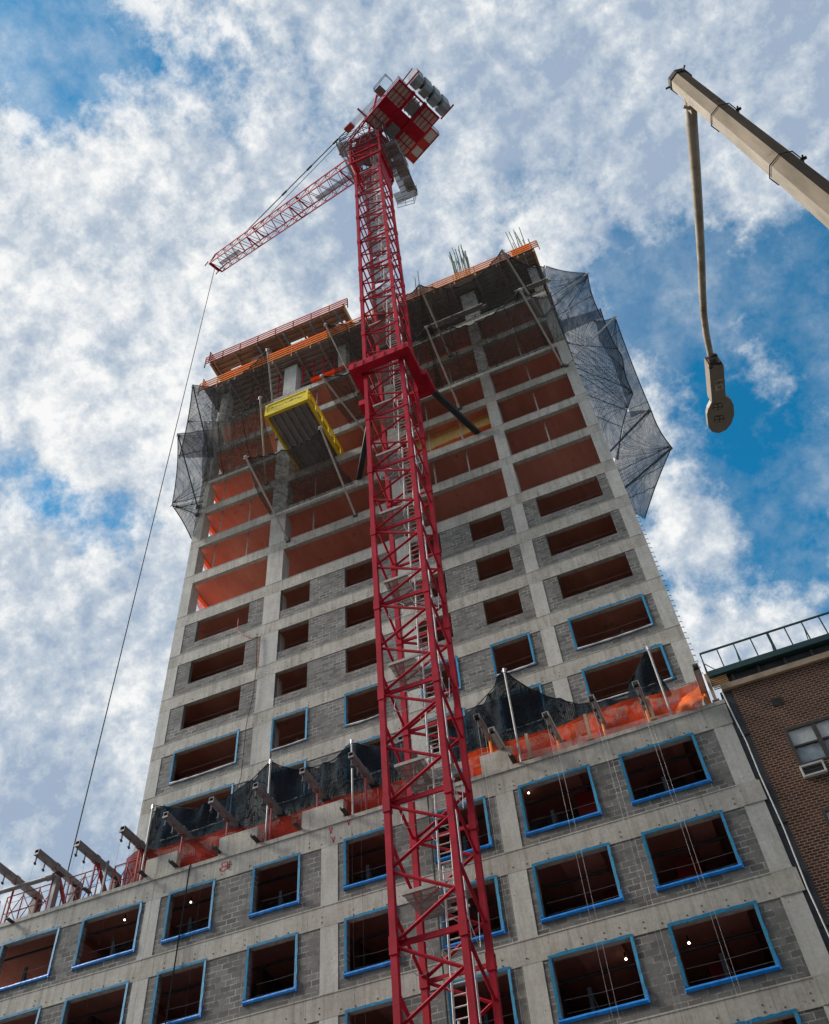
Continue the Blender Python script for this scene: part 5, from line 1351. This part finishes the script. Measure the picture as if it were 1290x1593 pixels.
ac.build('grille', 'frame', AC)
mb = MB()
for i in range(6): mb.box(2.75, 3.05, 0.0, 0.035, 21.63 + i * 0.045, 21.65 + i * 0.045)
mb.box(2.73, 3.07, 0.012, 0.034, 21.60, 21.92); mb.build('vent_grille', 'frame', K)
m_ = MB(); m_.path([(1.40, -0.03, 22.75), (1.44, -0.04, 21.6), (1.50, -0.04, 20.6), (1.48, -0.04, 19.3), (1.52, -0.04, 17.4), (1.47, -0.04, 15.5), (1.52, -0.04, 13.5), (1.5, -0.04, 8), (1.5, -0.04, 0.3)], 0.022, 6)
tag(m_.build('white_conduit', 'pipew'), 'thin white conduit running down the black strip beside the brick wall', 'conduit')

# ------------------------------------------------------------------ street lamp
azp = math.radians(31.2)
dp = 3.07
ZL = CAM.z + dp * math.tan(math.radians(67.5))
PX, PY = CAM.x + dp * math.sin(math.radians(30.89)), CAM.y + dp * math.cos(math.radians(30.89))
_q = V(CAM.x + dp * math.sin(math.radians(31.57)), CAM.y + dp * math.cos(math.radians(31.57)), CAM.z + dp * math.tan(math.radians(57.34)))
_g = V(PX, PY, ZL) + (_q - V(PX, PY, ZL)) * ((ZL - 0.14) / (ZL - _q.z))
SL = empty('street_lamp', (PX, PY, 0.14), 'beige octagonal street lamp pole with long thin arm and flat lamp head', 'street lamp')
tp = MB(); tp.tube(_g, (PX, PY, ZL), 0.125, 8, 0.078, rot=math.radians(12)); tp.build('pole', 'pole', SL)
tp = MB(); tp.tube((PX, PY, ZL), (PX, PY, ZL + 0.06), 0.088, 8, 0.088, rot=math.radians(12)); tp.tube((PX, PY, ZL + 0.06), (PX, PY, ZL + 0.11), 0.085, 8, 0.03, rot=math.radians(12))
for q in (0, 1, 2): t_ = q * 2.1 + 1; tp.tube((PX + 0.08 * math.cos(t_), PY + 0.08 * math.sin(t_), ZL + 0.02), (PX + 0.115 * math.cos(t_), PY + 0.115 * math.sin(t_), ZL + 0.02), 0.008, 6)
tp.build('pole_cap', 'frame', SL)
def az_at(px, py):
    d = ray(px, py); return math.atan2(d.x, d.y), math.atan2(d.z, math.hypot(d.x, d.y))
for (px, py) in ((1110, 172), (1208, 245)):
    a, e = az_at(px, py); z = CAM.z + (dp - 0.09) * math.tan(e)
    m_ = MB(); rr_ = 0.083 + (ZL - z) * 0.0053; _c = V(PX, PY, ZL).lerp(_g, (ZL - z) / (ZL - 0.14))
    _d = (V(PX, PY, ZL) - _g).normalized(); _u = _d.cross(V(0, 1, 0)).normalized(); _w = _u.cross(_d).normalized()
    ring = [_c + (_u * math.cos(i * math.pi / 4 + math.radians(12)) + _w * math.sin(i * math.pi / 4 + math.radians(12))) * (rr_ + 0.003) for i in range(9)]
    m_.path(ring, 0.004, 5); m_.tube((_c.x + rr_, _c.y - 0.01, z), (_c.x + rr_ + 0.03, _c.y - 0.01, z + 0.005), 0.011, 6); m_.tube((_c.x + rr_ + 0.01, _c.y - 0.035, z), (_c.x + rr_ + 0.01, _c.y + 0.02, z), 0.006, 6)
    m_.build('clamp_band', 'steel', SL)
arm_px = [(1074, 163, 8.70), (1077, 200, 8.80), (1082, 260, 8.93), (1087, 330, 9.08), (1091, 400, 9.20), (1093, 455, 9.27), (1095, 490, 9.31), (1099, 520, 9.33), (1104, 545, 9.34), (1108, 566, 9.34)]
arm = [atz(px, py, z) for px, py, z in arm_px]
arm[0] = atz(1074, 152, 8.67)
m_ = MB(); m_.path(arm, 0.03, 8, radii=[0.045, 0.044, 0.041, 0.038, 0.035, 0.033, 0.032, 0.031, 0.030, 0.030]); m_.build('arm', 'pole', SL, smooth=True)
m_ = MB(); m_.box(PX - 0.07, PX + 0.03, PY + 0.02, PY + 0.09, 8.58, 8.74); m_.tube((PX - 0.11, PY + 0.02, 8.6), (PX - 0.06, PY + 0.06, 8.6), 0.012, 6); m_.build('arm_bracket', 'pole', SL)
# lamp head: outline on its underside plane z = 9.28
zu = 9.26
ol = [(1098.5, 566), (1104, 561), (1114, 560), (1124, 565), (1127, 570), (1130, 617), (1137, 621), (1141.5, 630), (1142.5, 645), (1138, 659), (1130, 669), (1118, 674), (1108, 672), (1102, 664), (1100, 645), (1104, 632), (1107, 625), (1103, 600)]
body = [atz(x, y, zu) for x, y in ((1103, 568), (1126, 568), (1129.5, 622), (1108, 628))]
hd_ = MB(); hd_.prism([Vector(p) for p in body], (0, 0, 0.15))
hd_.prism([atz(x, y, zu - 0.001) for x, y in ((1107, 626), (1130, 617), (1137, 621), (1141.5, 630), (1142.5, 645), (1138, 659), (1130, 669), (1118, 674), (1108, 672), (1102, 664), (1100, 645), (1102, 636))], (0, 0, 0.055))
HD_ = hd_.build('lamp_head', 'head', SL)
sk = MB(); c = atz(1111, 563, zu + 0.03); sk.tube(c + V(0, -0.05, 0.02), c + V(0, 0.03, 0.02), 0.05, 10)
for q in ((1106, 572), (1120, 566)): c2 = atz(*q, zu - 0.01); sk.box(c2.x - 0.018, c2.x + 0.018, c2.y - 0.008, c2.y + 0.008, c2.z - 0.01, c2.z + 0.012)
sk.build('arm_socket', 'frame', HD_)
def hpt(u, v):   # u across, v along on the underside
    a, b, c, d = (atz(x, y, zu - 0.002) for x, y in ((1103, 568), (1126, 568), (1129.5, 622), (1108, 628)))
    return a.lerp(b, u).lerp(d.lerp(c, u), v)
m_ = MB(); m_.prism([hpt(0.28, 0.40), hpt(0.88, 0.36), hpt(0.88, 0.66), hpt(0.28, 0.70)], (0, 0, 0.0015)); m_.v = [v - V(0, 0, 0.002) for v in m_.v]; m_.build('label_plate', 'label', HD_)
for q, (px, py) in enumerate(((1117, 633), (1119, 652))):
    c = atz(px, py, zu - 0.006); m_ = MB()
    e1 = (hpt(1, 0.5) - hpt(0, 0.5)).normalized(); e2 = (hpt(0.5, 1) - hpt(0.5, 0)).normalized()
    def disc(u0, v0, ru, rv, dz, h):
        m_.prism([c + e1 * (u0 + ru * math.copysign(abs(math.cos(t)) ** 0.6, math.cos(t))) + e2 * (v0 + rv * math.copysign(abs(math.sin(t)) ** 0.6, math.sin(t))) + V(0, 0, dz) for t in [k * math.pi / 8 for k in range(16)]], (0, 0, h))
    disc(0, 0, 0.050, 0.042, 0.002, 0.006)
    m_.cur = 1
    for i in (-1, 1):
        for j in (-1, 1): disc(0.023 * i, 0.019 * j, 0.018, 0.014, -0.003, 0.006)
    m_.cur = 0
    m_.build('light_module', ['lens', 'head'], HD_)
def text_mesh(txt, size):
    cu = bpy.data.curves.new('letters', 'FONT'); cu.body = txt; cu.size = size; cu.align_x = 'CENTER'; cu.align_y = 'CENTER'; cu.offset = size * 0.02
    ob = bpy.data.objects.new('letters', cu); col.objects.link(ob)
    dg = bpy.context.evaluated_depsgraph_get(); dg.update()
    me = bpy.data.meshes.new_from_object(ob.evaluated_get(dg)); bpy.data.objects.remove(ob); bpy.data.curves.remove(cu)
    return me
e1 = (hpt(1, 0.5) - hpt(0, 0.5)).normalized(); e2 = (hpt(0.5, 1) - hpt(0.5, 0)).normalized()
# readable from below with its foot towards the arm (upside down in the picture)
for txt, vv in (('LED', 0.47), ('01', 0.60)):
    me = text_mesh(txt, 0.042); c = hpt(0.585, vv) - V(0, 0, 0.004)
    xa = -e1; ya = V(0, 0, -1).cross(xa)
    for v in me.vertices: p = c + xa * v.co.x + ya * v.co.y; v.co = p - Vector((PX, PY, 0.14))
    me.materials.clear(); me.materials.append(M['ink'])
    o = bpy.data.objects.new('label_text', me); col.objects.link(o); o.parent = HD_
